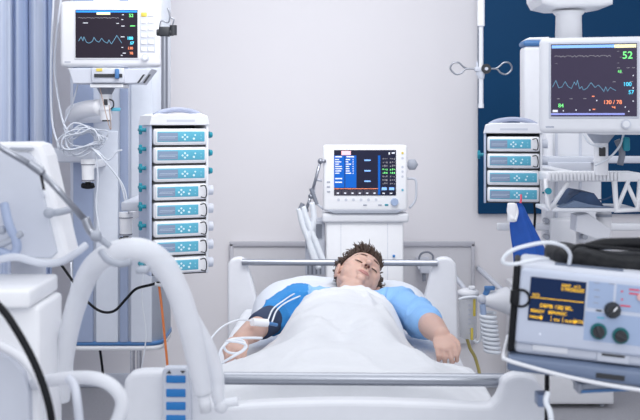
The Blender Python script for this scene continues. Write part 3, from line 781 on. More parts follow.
# ---------------------------------------------------------------- central ventilator monitor
def central():
    Y = 5.15; k = Y/F; o = W(365,211,Y)+Vector((0,.06,0)); o.z = 0
    t = thing('ventilator', 'white ventilator on a cart with blue and black screen, behind the bed', 'ventilator', o)
    q = lambda px,py: ((px-365)*k, CZ-(py-YH)*k)
    y = -.06
    b = B(); x0,z0 = q(323,211); x1,z1 = q(407.5,145); b.box(x0,x1,y,y+.10,z0,z1,bev=.014,seg=4); part('monitor_housing', b, white2, t)
    x0,z0 = q(334,195.5); x1,z1 = q(396,150); sw, sh = x1-x0, z1-z0; ys = y-.002
    b = B(); b.box(x0,x1,ys,y+.01,z0,z1,seg=1)
    X = lambda u: x0+u*sw; Z = lambda v: z0+v*sh
    b.rect(X(0),X(.17),Z(.17),Z(.88),ys,1); b.rect(X(.18),X(.36),Z(.17),Z(.88),ys,1); b.rect(X(.12),X(.27),Z(.89),Z(.98),ys,2)
    for v in (.78,.73,.68,.63,.58,.53,.48): b.rect(X(.02),X(.08+.05*random.random()),Z(v),Z(v+.02),ys-.0008,3); b.rect(X(.19),X(.23+.05*random.random()),Z(v),Z(v+.02),ys-.0008,3); b.rect(X(.30),X(.315),Z(v),Z(v+.02),ys-.0008,3)
    for v in (.84,.36,.28): b.rect(X(.02),X(.13),Z(v),Z(v+.025),ys-.0008,3)
    b.rect(X(.20),X(.32),Z(.84),Z(.865),ys-.0008,3)
    for v in (.76,.53,.30): b.rect(X(.49),X(.59),Z(v),Z(v+.03),ys,5)
    b.rect(X(.71),X(.745),Z(0.02),Z(.88),ys,1)
    for r in range(8):
        for c_ in range(2):
            for e in range(3):
                b.rect(X(.78+.12*c_+.03*e+.008*random.random()),X(.80+.12*c_+.03*e),Z(.24+.078*r+.02*random.random()),Z(.265+.078*r+.02*random.random()),ys,4 if r not in (3,4) else 6)
    b.rect(X(.88),X(.90),Z(.9),Z(.95),ys,3); b.rect(X(.93),X(.98),Z(.92),Z(.95),ys,3)
    b.rect(X(0),X(.72),Z(.145),Z(.155),ys,7)
    for i in range(6): b.rect(X(.01+.118*i),X(.118*(i+1)),Z(.01),Z(.12),ys,8); b.rect(X(.045+.118*i),X(.08+.118*i),Z(.04),Z(.065),ys-.0008,3)
    for i in range(2): b.rect(X(.77+.12*i),X(.85+.12*i),Z(.12),Z(.18),ys,5); b.rect(X(.78+.12*i),X(.82+.12*i),Z(.04),Z(.06),ys-.0008,3)
    part('screen', b, [mat('screen_dark_blue',(.02,.022,.05),.3, spec=.15), e_deep, e_pink, e_wh, e_trd, e_lblue, e_green, e_or, mat('soft_key',(.05,.045,.07),.4)], t)
    for i in range(6):
        xx,zz = q(338.5+7.5*i,199.7); b = B(); b.disc(xx,zz,.007,y,0,.003); part('round_key', b, offw, t)
    for i in range(3):
        xx,zz = q(328.5,182+4.8*i); b = B(); b.box(xx-.008,xx+.008,y-.003,y+.002,zz-.004,zz+.004,bev=.001); part('side_key', b, greyp, t)
    for i,(pp,m_) in enumerate((((402.5,153),yellow),((402.5,158),offw),((402.5,167),offw),((402.5,171.5),offw),((402.5,176.5),offw),((402.5,190),cyan))):
        xx,zz = q(*pp); b = B(); b.disc(xx,zz,.006,y,0,.003); part('indicator', b, m_, t)
    xx,zz = q(394.5,202); b = B(); b.cyl((xx,y+.004,zz),(xx,y-.016,zz),.020,.017,n=28); part('dial', b, padb, t, 'pale blue dial')
    for pp,m_ in (((365,205),greyp),((380,205),greyp),((386.5,205),teal)):
        xx,zz = q(*pp); b = B(); b.box(xx-.009,xx+.009,y-.003,y+.002,zz-.0045,zz+.0045,bev=.002); part('label_key', b, m_, t)
    # bumper/handle frame around
    b = B(); P = lambda l: [(q(a,c)[0], y+.04, q(a,c)[1]) for a,c in l]
    b.tube(P([(408,179),(416,180),(417,190),(416,201),(410,209)]),.006,n=8,sub=4); part('side_handle', b, offw, t)
    b = B(); b.tube(P([(322,181),(315,181),(314,192),(316,203),(324,210)]),.006,n=8,sub=4); part('side_handle', b, offw, t)
    b = B(); c0 = q(413,165); b.lathe([(.002,-.01),(.024,-.008),(.030,0),(.024,.008),(.002,.01)],(0,0,0),n=6)
    b.v = [Vector((c0[0]+v.x, y+.05+v.z, c0[1]+v.y)) for v in b.v]; b.cyl((c0[0]-.02,y+.05,c0[1]),(c0[0]-.04,y+.05,c0[1]),.01); part('side_knob', b, greyp, t)
    b = B(); b.prism([q(326,210),q(404,210),q(397,213.5),q(333,213.5)],y-.002,y+.09,.003); part('monitor_foot', b, greyp, t)
    # cart body
    b = B(); b.box(q(322,0)[0],q(409,0)[0],y+.01,y+.38,q(0,223)[1],q(0,213.5)[1],bev=.012,seg=3); part('cart_top', b, white, t)
    b = B(); b.box(q(326,0)[0],q(404,0)[0],y+.03,y+.36,.12,q(0,222)[1],bev=.01,seg=3); part('cart_body', b, white2, t)
    b = B()
    for px in (341,388): b.box(q(px,0)[0]-.001,q(px,0)[0]+.001,y+.0285,y+.035,.3,q(0,224)[1],seg=1)
    part('panel_seam', b, offw, t)
    b = B(); xx = q(393,0)[0]; b.box(xx,xx+.012,y+.02,y+.032,q(0,258)[1],q(0,255.5)[1],bev=.002); part('blue_mark', b, bluepad, t)
    b = B(); b.box(q(325,0)[0],q(405,0)[0],y,y+.40,.09,.14,bev=.01); 
    for sx in (-.16,.17):
        for yy in (.0,.32): b.cyl((sx-.015,yy,.045),(sx+.015,yy,.045),.045,mi=1)
    part('castor_base', b, [offw,midgrey], t)
    b = B(); b.box(q(305,0)[0],q(325,0)[0],y+.10,y+.3,q(0,278)[1],q(0,223)[1],bev=.004); part('gas_module', b, offw, t)
    for i in range(4): 
        b = B(); xx = q(307+4.2*i,0)[0]; b.box(xx,xx+.009,y+.092,y+.11,q(0,277)[1],q(0,267)[1],seg=1); part('module_slot', b, midgrey, t)
    b = B(); b.box(q(306,0)[0],q(315,0)[0],y+.092,y+.11,q(0,251)[1],q(0,238)[1],seg=1); b.box(q(316,0)[0],q(322,0)[0],y+.092,y+.11,q(0,240)[1],q(0,226)[1],seg=1); part('port_block', b, midgrey, t)
    # jointed hose arm on the left
    b = B(); P2 = lambda l: [(q(a,c)[0], y-.01, q(a,c)[1]) for a,c in l]
    b.tube(P2([(326,161),(320,161)]),.008,sub=1); b.tube(P2([(320.5,161),(316,178),(311,196)]),.0075,sub=1); b.tube(P2([(311,196),(306,210)]),.0075,sub=1)
    for a_,c_ in ((320.5,161),(311,196),(306,210)): b.sph((q(a_,c_)[0],y-.01,q(a_,c_)[1]),.014)
    part('hose_arm', b, steel, t, 'jointed steel hose arm')
    b = B(); b.cyl((q(311,0)[0],y-.02,q(0,188)[1]),(q(317,0)[0],y-.02,q(0,204)[1]),.010); b.cyl((q(303,0)[0],y-.02,q(0,203)[1]),(q(300,0)[0],y-.02,q(0,210)[1]),.012); part('arm_joint', b, midgrey, t)
    for l in ([(303,206),(308,222),(317,245),(324,262)],[(299,208),(303,225),(312,248),(319,268)],[(312,202),(314,220),(309,240),(315,262)]):
        b = B(); b.tube([(q(a,c)[0], y-.02, q(a,c)[1]) for a,c in l],.014,n=12,sub=10,ribs=.06); part('breathing_tube', b, tubew, t, 'white breathing tube')
central()
# small gas fitting right of ventilator
b = B(); b.cyl(W(418,268,5.6),W(436,268,5.6),.012,mi=0); b.tube(wpts([(418,262,5.6),(421,254,5.6),(428,252,5.6),(433,256,5.6),(432,263,5.6)]),.0055,n=8,mi=2)
b.box(W(420,0,5.6).x,W(434,0,5.6).x,5.58,5.90,W(0,273,5.6).z,W(0,264,5.6).z,bev=.004,mi=0)
b.cyl(W(424,273,5.6),W(424,281,5.6),.010,mi=2)
solo('gas_fitting', b, [offw, teal, midgrey], 'small wall gas fitting with a dark hose loop right of the ventilator', 'gas fitting')

# ---------------------------------------------------------------- suction set and coil hose right of the bed
t = thing('suction_canister', 'clear suction canister with yellow markings right of the headboard', 'canister', W(468,338,4.95))
k = 4.95/F
b = B(); b.lathe([(.030,0),(.040,.004),(.046,.20),(.046,.205)],n=28); part('jar', b, glassm, t)
b = B(); b.lathe([(.050,.203),(.050,.222),(.03,.232),(.0,.233)],n=28); b.box(.0,.03,-.03,.0,.232,.248,bev=.004); part('lid', b, white, t)
b = B()
for i in range(7): b.box(-.006,.006,-.048,-.043,.03+.022*i,.033+.022*i,seg=1)
part('scale_marks', b, greyt, t)
b = B(); b.box(.018,.030,-.044,-.036,.11,.19,bev=.002); part('yellow_label', b, yellow, t, 'yellow label')
b = B(); b.box(.006,.018,-.048,-.036,.0,.055,bev=.002); part('yellow_label', b, yellow, t, 'yellow label')
b = B(); b.tube([(-.05,-.05,.19),(-.02,-.055,.20),(.04,-.055,.20),(.055,-.05,.16),(.055,-.05,.03),(.04,-.05,-.01),(.02,-.05,.0)],.006,n=8); part('hose', b, tubew, t)
b = B(); b.tube([(0,.03,.21),(.0,.5,.22),(.0,.93,.22)],.012,n=8); part('wall_bracket', b, offw, t)
b = B(); b.tube(wpts([(466,335,5.0),(470,348,5.0),(476,360,5.0),(481,385,5.0),(478,417,5.0),(476,434.5,5.0)]),.008,n=10)
solo('yellow_hose', b, mat('dull_yellow',(.50,.42,.14),.5), 'yellow hose drooping behind the right side of the bed', 'hose')
t = thing('breathing_mask', 'grey white resuscitation mask with blue valve hanging right of the bed', 'mask', W(492,330,4.8))
k = 4.8/F
b = B(); b.cyl((-.035,0,(330-300)*k),(.07,.02,(330-301)*k),.026,.062,n=28); b.cyl((.07,.02,(330-301)*k),(.13,.02,(330-304)*k),.062,.066,n=28); part('mask_cone', b, white, t)
b = B(); b.sph((-.045,0,(330-299)*k),.022); b.cyl((-.045,-.01,(330-304)*k),(-.040,-.01,(330-314)*k),.014,mi=1); b.box(-.035,.012,-.015,.01,(330-290)*k,(330-286)*k,bev=.004,mi=2); b.cyl((-.03,0,(330-295)*k),(-.018,0,(330-288)*k),.014,mi=2); part('valve', b, [offw, padb, blue], t)
b = B(); pts = []
for i in range(9*12+1):
    a = i/12*2*PI; pts.append((-.02+.033*math.cos(a)+i*.0002, .0+.033*math.sin(a), (330-313)*k-i*.00165))
b.tube(pts,.0085,n=8,sub=1); part('coil_hose', b, tubew, t, 'white coiled hose')
b = B(); b.tube([(.10,.06,.13),(.10,.6,.13),(.10,1.08,.13)],.014,n=8); part('wall_bracket', b, offw, t)
# ---------------------------------------------------------------- drip rod hanging from ceiling
t = thing('drip_rod', 'white hanging drip rod with wire hooks beside the navy panel', 'drip rod', W(481,108,4.9))
k = 4.9/F
b = B(); b.cyl((0,0,.02),(0,0,(108-24)*k),.011,n=20); b.cyl((0,0,0),(0,0,.02),.013,n=20); part('lower_rod', b, white, t)
b = B(); b.cyl((0,0,(108-26)*k),(0,0,1.6),.017,n=20); part('upper_rod', b, white2, t)
z = (108-69)*k
b = B(); b.cyl((-.018,0,z-.028),(-.018,0,z+.036),.005,mi=1); b.cyl((.0,0,z-.045),(0,0,z-.012),.015,.020,mi=1); b.cyl((.022,-.02,z),(.022,.012,z),.023,n=24,mi=0); b.cyl((.022,-.022,z),(.022,-.024,z),.008,n=14,mi=1); b.box(-.03,.03,-.012,.012,z-.012,z+.010,bev=.004,mi=1)
part('hook_clamp', b, [dark, offw], t)
for s_ in (-1,1):
    o_ = .022 if s_ > 0 else -.02
    b = B(); b.tube([(o_,0,z),(o_+s_*.05,0,z),(o_+s_*.07,0,z-.018),(o_+s_*.098,0,z-.024),(o_+s_*.122,0,z),(o_+s_*.112,0,z+.026),(o_+s_*.085,0,z+.030),(o_+s_*.062,0,z+.010),(o_+s_*.045,0,z+.002)],.0042,n=8)
    part('wire_hook', b, steel, t)

# ---------------------------------------------------------------- right column, arm, basket
def pend_right():
    Y = 4.65; k = Y/F; o = W(570,0,Y); o.z = 0; o.y += .1
    t = thing('supply_column', 'white medical supply column behind the right patient monitor', 'supply column', o)
    q = lambda px,py: ((px-570)*k, CZ-(py-YH)*k)
    b = B(); b.box(q(552,0)[0],q(603,0)[0],-.08,.12,.95,q(0,50)[1],bev=.01); part('column_body', b, white, t)
    b = B(); b.box(q(526,0)[0],q(553,0)[0],-.06,.06,q(0,152)[1],q(0,45)[1],bev=.02,seg=4); part('side_housing', b, white, t)
    b = B(); b.box(q(525.5,0)[0],q(553,0)[0],-.063,.063,q(0,45.5)[1],q(0,39.5)[1],bev=.012,seg=3); part('housing_cap', b, blue, t, 'blue cap')
    b = B(); b.prism([q(527,39.5),q(532,36.5),q(552,36),q(552,39.5)],-.05,.05,.006); part('cap_top', b, white2, t)
    for px,m_ in ((556,colb),(580,colb)):
        b = B(); b.box(q(px,0)[0],q(px+2.5,0)[0],-.086,-.07,.97,q(0,52)[1],seg=1); part('channel_strip', b, offw, t)
    b = B(); b.box(q(545,0)[0],q(552,0)[0],-.12,-.02,.95,q(0,130)[1],bev=.005); part('edge_profile', b, white, t)
    b = B(); b.box(q(540,0)[0],q(655,0)[0],-.13,-.085,q(0,163)[1],q(0,156)[1],bev=.005); part('equipment_rail', b, offw, t)
    b = B(); b.box(q(497,0)[0],q(655,0)[0],-.13,-.085,q(0,230)[1],q(0,223)[1],bev=.005); part('equipment_rail', b, white, t)
    for px in (545,583):
        for py in (220,236): b = B(); b.cyl((q(px,0)[0],-.10,q(0,py)[1]),(q(px,0)[0],-.14,q(0,py)[1]),.012); part('rail_bolt', b, steel, t)
    b = B(); b.box(q(548,0)[0],q(574,0)[0],-.15,-.03,.9,q(0,218)[1],bev=.01); part('lower_block', b, white2, t)
pend_right()
def right_arm():
    Y = 3.4; k = Y/F; o = W(573,34,Y)+Vector((0,.06,0))
    t = thing('ceiling_arm', 'white ceiling arm and stem above the right patient monitor', 'ceiling arm', o)
    q = lambda px,py: ((px-573)*k, (34-py)*k)
    b = B(); b.lathe([(13.5*k,-.02),(13*k,(34-14)*k),(15*k,(34-12)*k),(17*k,(34-9.5)*k)],n=32); part('stem', b, white2, t)
    b = B(); b.prism([q(536,-17),q(537,-2),q(541,5),q(555,8),q(600,7),q(611,5),q(611,-17)],-.09,.12,.01); part('arm_head', b, white, t)
    b = B(); b.box(q(534,0)[0],q(640,0)[0],-.1,.1,q(0,-14)[1],q(0,-120)[1],bev=.02); part('arm', b, white, t)
right_arm()
def right_mount():
    Y = 3.9; k = Y/F; o = W(601,175,Y)
    t = thing('monitor_mount', 'white swivel post holding the right patient monitor', 'monitor mount', o)
    q = lambda px,py: ((px-601)*k, (175-py)*k)
    b = B(); b.cyl((0,0,(175-134)*k),(0,0,(175-143)*k),.052,.026,n=28,mi=1); b.cyl((0,0,(175-143)*k),(0,0,0),.026,.026,n=28); b.cyl((0,0,(175-160)*k),(0,0,(175-162)*k),.029,n=28); b.box(-.05,.16,-.2,.0,(175-134)*k,(175-131)*k,bev=.004)
    sp_ = part('swivel_post', b, [white2, greyp], t)
    b = B(); b.box(-.014,.010,-.03,-.02,(175-156)*k,(175-147)*k,bev=.003); part('release_clip', b, dark, sp_)
    b = B(); b.box(q(622,0)[0],q(629,0)[0],-.02,.02,q(0,151)[1],q(0,137)[1],bev=.008,seg=3); part('plug', b, teal, t, 'teal plug')
    b = B(); b.tube([(q(583,0)[0],0,q(0,133)[1]),(q(588,0)[0],-.02,q(0,143)[1]),(q(600,0)[0],-.035,q(0,147)[1])],.004,n=6); b.tube([(q(624,0)[0],0,q(0,133)[1]),(q(618,0)[0],-.02,q(0,146)[1]),(q(606,0)[0],-.035,q(0,158)[1]),(q(592,0)[0],-.04,q(0,165)[1])],.004,n=6); part('cable', b, tubew, t)
    b = B(); b.tube([(q(617,0)[0],0,q(0,140)[1]),(q(622,0)[0],0,q(0,152)[1]),(q(620,0)[0],0,q(0,165)[1])],.012,n=8); part('dark_cable', b, midgrey, t)
right_mount()
def basket():
    Y = 3.95; k = Y/F; o = W(590,211,Y)
    t = thing('equipment_basket', 'white open shelf bracket under the right monitor', 'shelf', o)
    q = lambda px,py: ((px-590)*k, (211-py)*k)
    b = B(); b.box(q(544,0)[0],q(637,0)[0],-.05,.10,q(0,181)[1],q(0,172)[1],bev=.006); part('upper_shelf', b, white2, t)
    b = B(); b.box(q(575,0)[0],q(590,0)[0],.09,.72,q(0,180)[1],q(0,174)[1],bev=.004); part('wall_arm', b, white, t)
    b = B()
    for i in range(20): x = q(545+3.6*i,0)[0]; b.box(x,x+.010,-.06,-.045,q(0,180)[1],q(0,171)[1],bev=.003)
    part('ribbed_edge', b, white2, t)
    b = B(); b.box(q(544,0)[0],q(634,0)[0],-.05,.16,0,q(0,207)[1],bev=.004); part('lower_tray', b, white, t)
    for a in (542.5,612):
        b = B(); 
        l = [q(a,181),q(a+3,200),q(a+8,209)] if a < 600 else [q(616,211),q(617,180)]
        if a < 600:
            b.tube([(x,-.045,z) for x,z in [q(543,178),q(545,205),q(548,210)]],.008,n=8,sub=1); b.tube([(x,-.045,z) for x,z in [q(548,208),q(565,182)]],.008,n=8,sub=1)
        else:
            b.tube([(x,-.045,z) for x,z in [q(611,180),q(613,210),q(634,209),q(637,178)]],.011,n=8,sub=1); b.tube([(x,-.045,z) for x,z in [q(614,207),q(625,180)]],.008,n=8,sub=1); b.tube([(x,-.045,z) for x,z in [q(634,206),q(624,184)]],.008,n=8,sub=1)
        part('triangular_bracket', b, white2, t)
    b = B(); b.cyl((q(545,0)[0],-.062,q(0,190)[1]),(q(545,0)[0],-.045,q(0,190)[1]),.012); part('lock_knob', b, teal, t)
    b = B(); b.cyl((q(611,0)[0],.1,-.30),(q(611,0)[0],.1,-.01),.028,n=24); b.cyl((q(611,0)[0],.1,-.14),(q(611,0)[0],.1,-.155),.031,n=24,mi=1); b.cyl((q(611,0)[0],.1,-.02),(q(611,0)[0],.1,-.03),.031,n=24,mi=1); part('support_post', b, [white2, greyp], t)
    b = B(); b.prism([q(577,232),q(578,216),q(590,214),q(612,229),q(612,238),q(598,240)],.02,.12,.005); part('joint_block', b, white, t)
basket()
b = B(); p = [W(x,y,3.95) for x,y in ((562,206),(572,196),(580,191),(593,193),(603,206))]
b.prism([(v.x,v.z) for v in p],3.93,4.14,.006); b.prism([(W(x,y,3.94).x,W(x,y,3.94).z) for x,y in ((558,207.2),(573,200),(588,204),(612,207))],3.90,3.97,.004,mi=1)
b.tube(wpts([(596,200,3.94),(606,199,3.92),(614,194,3.92),(617,186,3.92)]),.003,n=6)
solo('folded_cuff', b, [denim, mat('slate_fabric',(.16,.22,.33),.7)], 'dark blue folded pressure cuff lying on the white shelf', 'cuff')
# blue bag
def bluebag():
    b = B(); n = 36; prof = []
    rows = [(203,2.5,519),(208,5.5,519),(216,8.5,519),(226,11,521),(240,14,525),(254,16.5,529),(262,17.5,531),(264,16,531)]
    Y = 3.85; k = Y/F; vs = []
    for r,(py,hw,cx) in enumerate(rows):
        for i in range(n):
            a = 2*PI*i/n; fl = 1+.13*math.sin(5*a+.4*r)*min(1,r/3)+.06*math.sin(9*a)
            c = W(cx,py,Y); vs.append((c.x+hw*k*math.cos(a)*fl, Y+.6*hw*k*math.sin(a)*fl, c.z))
    m_ = len(rows)
    fs = [[j*n+i,j*n+(i+1)%n,(j+1)*n+(i+1)%n,(j+1)*n+i] for j in range(m_-1) for i in range(n)]+[list(range(n)),list(range((m_-1)*n,m_*n))[::-1]]
    b.add(vs, fs, 0, True)
    b.tube(wpts([(520,206,3.85),(521,200,3.87),(521,195,4.05)]),.004,n=6,mi=1)
    return b
solo('blue_bag', bluebag(), [bagm, redt], 'bright blue cloth bag hanging below the short pump rack', 'bag')
b = B(); b.box(W(508,0,3.8).x,W(516,0,3.8).x,3.79,3.82,W(0,222,3.8).z,W(0,203,3.8).z,bev=.006,seg=3); b.tube(wpts([(510,204,3.8),(509,212,3.8),(513,220,3.79)]),.008,n=8); b.tube(wpts([(515,204,3.8),(517,212,3.8),(515,221,3.79)]),.006,n=8)
solo('white_holder', b, white2, 'white clip hanging beside the top of the blue bag', 'clip')
b = B(); b.tube(wpts([(534,200,4.3),(535,215,4.3),(534,232,4.3)]),.005,n=6)
solo('power_cord', b, black, 'thin black cord hanging below the short pump rack', 'cord')

# ---------------------------------------------------------------- defibrillator on its cart
ROLL = math.radians(4.4); YAW = math.radians(-11); DY = 2.15; dk = DY/F
DR = Matrix.Rotation(YAW,3,'Z') @ Matrix.Rotation(ROLL,3,'Y')
DO = W(513,353,DY)+DR @ Vector((.145,.10,0))
inv = DR.inverted()
def dl(px,py,Y=DY):
    o_ = inv @ (Vector((0,0,CZ))-DO); d_ = inv @ (W(px,py,1.0)-Vector((0,0,CZ)))
    v = o_+d_*((-.112-o_.y)/d_.y); return (v.x, v.z)
t = thing('defibrillator', 'white defibrillator with amber text on a navy screen, resting tilted on the right cart', 'defibrillator', DO, YAW, None, ROLL)
y = -.10
dtop = dl(548,266)[1]
b = B(); b.box(-.145,.170,y,.06,.0,dtop,bev=.012,seg=4); part('housing', b, offw, t)
b = B(); b.box(-.143,.168,y-.012,y+.03,dl(540,346)[1],dtop-.010,bev=.008,seg=3); part('front_bezel', b, mat('defib_grey',(.56,.61,.73),.45), t)
yf = y-.012
b = B(); x0,z1 = dl(531,276.5); x1,z0 = dl(583,326); b.box(x0,x1,yf-.002,yf+.005,z0,z1,seg=1)
ys = yf-.0026; sw, sh = x1-x0, z1-z0; X = lambda u: x0+u*sw; Z = lambda v: z0+v*sh
b.line([(X(.02),Z(.535)),(X(.98),Z(.54))],.0012,ys,1)
T = lambda s_,u,v,sz,al='LEFT': b.text(s_,X(u),Z(v),sz*sh,ys,1,al,.005)
T('LEAD   x1.5',.56,.855,.085); T('II PADDLES',.56,.76,.105)
T('ECG',.05,.57,.085); T('DEFIB 120J SEL.',.20,.33,.115); T('BIPHASIC',.36,.20,.10); T('READY',.04,.20,.10); T('PARAM',.03,.06,.09)
T('ID#',.47,.05,.08); T('ALARM',.66,.05,.08); T('ECG',.86,.06,.09)
for u in (.24,.42,.63,.84): b.line([(X(u),Z(.02)),(X(u),Z(.16))],.0007,ys,1)
part('screen', b, [scrb, e_amb], t)
b = B()
px0,pz1 = dl(589,281); px1,pz0 = dl(612,312); b.rect(px0,px1,pz0+.004,pz1,yf,0)
px0,pz1 = dl(617,284); b.rect(px0,.160,pz0+.004,pz1,yf,0)
px0,pz1 = dl(585,317); b.rect(px0,.160,pz0-.062,pz0-.004,yf,0)
for i,(a,c) in enumerate(((594,283),(594,290),(594,297),(593,303),(609,284))): q_ = dl(a,c); b.rect(q_[0],q_[0]+.011,q_[1],q_[1]+.002,yf-.0008,1)
for a,c,l in ((629,290,.02),(629,294,.025),(620,306,.02),(621,292,.004),(621,300,.004)): q_ = dl(a,c); b.rect(q_[0],q_[0]+l,q_[1],q_[1]+.003,yf-.0008,2)
q_ = dl(596,311); b.rect(q_[0],q_[0]+.011,q_[1],q_[1]+.003,yf-.0008,3)
q_ = dl(597,318); b.rect(q_[0],q_[0]+.014,q_[1],q_[1]+.003,yf-.0008,4)
dp_ = part('control_panel', b, [padb, greyt, redt, dark, cyan], t)
for (a,c),m1,m2,ang,lab in (((612.5,310),dark,white2,.9,'black selector knob with white pointer'),((598.5,331),teal,dark,-1.2,'dark teal ringed dial'),((620.5,335.5),teal,dark,-.4,'dark teal ringed dial')):
    q_ = dl(a,c); tealk = mat('deep_teal',(.008,.15,.16),.4)
    b = B(); b.cyl((q_[0],yf+.002,q_[1]),(q_[0],yf-.006,q_[1]),.0165,.016,n=32,mi=0); b.cyl((q_[0],yf-.006,q_[1]),(q_[0],yf-.014,q_[1]),.0145 if m1 is dark else .0118,.0115,n=32,mi=1)
    b.M = Matrix.Translation((q_[0],0,q_[1])) @ Matrix.Rotation(-ang,4,'Y'); b.box(-.012,.012,yf-.019,yf-.013,-.003,.003,bev=.001,mi=1)
    if m1 is dark: b.box(.001,.012,yf-.0195,yf-.0185,-.0015,.0015,seg=1,mi=2)
    part('rotary_knob', b, [dark if m1 is dark else tealk, dark, white2], dp_, lab)
q_ = dl(641,297); b = B(); b.cyl((q_[0],yf+.002,q_[1]),(q_[0],yf-.005,q_[1]),.008,n=20,mi=0); part('push_button', b, mat('pale_red_button',(.75,.45,.45),.5), t)
b = B(); b.box(dl(538,352)[0]-.012,dl(568,352)[0],y-.003,y+.003,.010,.032,bev=.002); part('printer_door', b, white, t)
b = B(); b.rect(dl(539,355)[0],dl(567,355)[0],.031,.0325,y-.003); part('door_seam', b, dark, t)
b = B(); b.box(dl(597,357)[0],dl(630,360)[0],y-.003,y+.003,.004,.026,bev=.002); part('card_slot_frame', b, offw, t)
b = B(); b.box(dl(602,357)[0],dl(625,360)[0],y-.005,y-.002,.017,.021,seg=1); part('card_slot', b, dark, t)
b = B(); b.box(-.157,-.144,y-.004,.055,.002,dtop-.004,bev=.004); part('side_pad', b, black, t, 'black rubber side pad')
b = B(); q_ = dl(521,298); pts = [(q_[0]+.017*math.cos(a),y-.014,q_[1]+.017*math.sin(a)) for a in [2*PI*i/20 for i in range(21)]]; b.tube(pts,.0026,n=8,sub=1); b.box(q_[0]-.022,q_[0]-.004,y-.016,y+.0,q_[1]-.014,q_[1]+.014,bev=.003); part('carry_ring', b, black, t, 'black carry ring')
b = B(); b.box(dl(555,272)[0],dl(625,272)[0],-.085,-.065,dtop-.002,dtop+.003,bev=.001); part('top_slot', b, mat('slate_plastic',(.12,.15,.22),.4), t)
b = B(); q_ = dl(540,334); b.disc(q_[0],q_[1],.0015,y-.012); part('indicator_light', b, e_wh, t)

# cart shelf, rail and pole
CO = Vector((DO.x, DO.y, 0))
t = thing('equipment_cart', 'cart shelf with white guard rail below the defibrillator', 'cart', CO)
Rl = Matrix.Translation((0,0,DO.z)) @ Matrix.Rotation(YAW,4,'Z') @ Matrix.Rotation(ROLL,4,'Y')
b = B(); b.M = Rl; b.box(-.155,.30,-.125,.12,-.032,-.002,bev=.006); part('shelf', b, mat('slate_shelf',(.16,.21,.32),.4), t)
b = B(); b.M = Rl; b.box(-.05+.07,.075,-.127,-.122,-.024,-.014,seg=1); part('shelf_slot', b, dark, t)
b = B(); b.M = Rl; b.tube([(-.158,.09,-.006),(-.163,-.11,-.006),(-.157,-.132,-.008),(-.12,-.138,-.014),(-.02,-.142,-.027),(.10,-.142,-.034),(.30,-.142,-.034)],.0042,n=10); part('guard_rail', b, white, t)
b = B(); v0 = W(547,372,2.2); b.cyl((v0.x-CO.x,-.02,.07),(v0.x-CO.x,-.02,v0.z+.02),.005,n=16); part('pole', b, black, t, 'thin black pole')
b = B(); b.cyl((.24,0,.07),(.24,0,DO.z-.05),.028,n=24); part('main_post', b, offw, t)
b = B(); b.box(-.12,.34,-.2,.24,.07,.11,bev=.02,seg=3)
for sx in (-.08,.30):
    for yy in (-.16,.20): b.cyl((sx-.012,yy,.035),(sx+.012,yy,.035),.035,mi=1)
part('castor_base', b, [offw, midgrey], t)
b = B(); p0 = W(576,384,2.2)-CO; b.M = Matrix.Translation((W(576,0,2.2).x-CO.x,0,W(0,388,2.2).z)) @ Matrix.Rotation(-.05,4,'Y'); b.box(0,.13,-.06,.08,.004,.018,bev=.003,mi=0); b.box(-.001,.135,-.064,-.055,0,.006,seg=1,mi=1); b.box(-.006,.004,-.064,-.02,-.002,.02,bev=.003,mi=0)
b.box(.05,.06,0,.02,.018,.065,mi=0,seg=1); b.box(.10,.11,0,.02,.018,.065,mi=0,seg=1)
part('paper_tray', b, [greyp, blue], t, 'grey tray with blue lip')
b = B(); v1 = W(541,398,2.2); b.box(v1.x-CO.x-.012,v1.x-CO.x+.012,-.05,-.01,v1.z-.012,v1.z+.014,bev=.003,mi=0); part('pole_clamp', b, mat('slate_plastic2',(.18,.24,.38),.4), t)
b = B(); b.tube(wpts([(548,392,2.12),(546,402,2.11),(550,412,2.10),(552,430,2.10)]),.006,n=8)
solo('cable', b, tubew, 'white cord running down beside the thin black pole', 'cord')
# black bag on top of the defibrillator
def blackbag():
    b = B(); nu, nv = 60, 20; vs = []
    for j in range(nv):
        a = 2*PI*j/nv
        for i in range(nu+1):
            u = i/nu; px = 546+130*u
            e = min(1,(u*14)**.5) if u < .07 else 1
            lo = 267.5+10*u*1.35-2; hi = lo-22-2*math.sin(u*9)
            c = W(px,(lo+hi)/2,2.25)
            hz = (lo-hi)/2*2.25/F*e; hy = .085*e
            wr = 1+.07*noise.noise(Vector((u*14,3*math.cos(a),3*math.sin(a))))
            ca, sa = math.cos(a), math.sin(a)
            vs.append((c.x, c.y+hy*math.copysign(abs(ca)**.7,ca)*wr, c.z+hz*math.copysign(abs(sa)**.7,sa)*(wr if sa>0 else 1)))
    w = nu+1
    fs = [[j*w+i,j*w+i+1,((j+1)%nv)*w+i+1,((j+1)%nv)*w+i] for j in range(nv) for i in range(nu)]+[[j*w for j in range(nv)],[j*w+nu for j in range(nv)][::-1]]
    b.add(vs, fs, 0, True)
    b.tube(wpts([(566,262,2.165),(572,250,2.165),(580,245,2.17),(600,247,2.165),(625,249,2.165),(660,252,2.165)]),.0035,n=8)
    b.tube(wpts([(585,247,2.25),(605,244,2.25),(640,243,2.25),(665,243,2.25)]),[.008,.012,.012,.01],n=10)
    return b
solo('black_bag', blackbag(), blackf, 'black padded accessory bag lying on top of the defibrillator', 'bag')
b = B(); b.tube(wpts([(569,264,2.14),(570,254,2.12),(563,246,2.10),(548,242.5,2.08),(530,245,2.07),(513,250,2.06),(504,257,2.06),(504,263,2.06),(515,264,2.07),(535,260,2.08),(548,259,2.12)]),.0038,n=10)
solo('cable_loop', b, tubew, 'thick white cable looped over the left end of the black bag', 'cable')

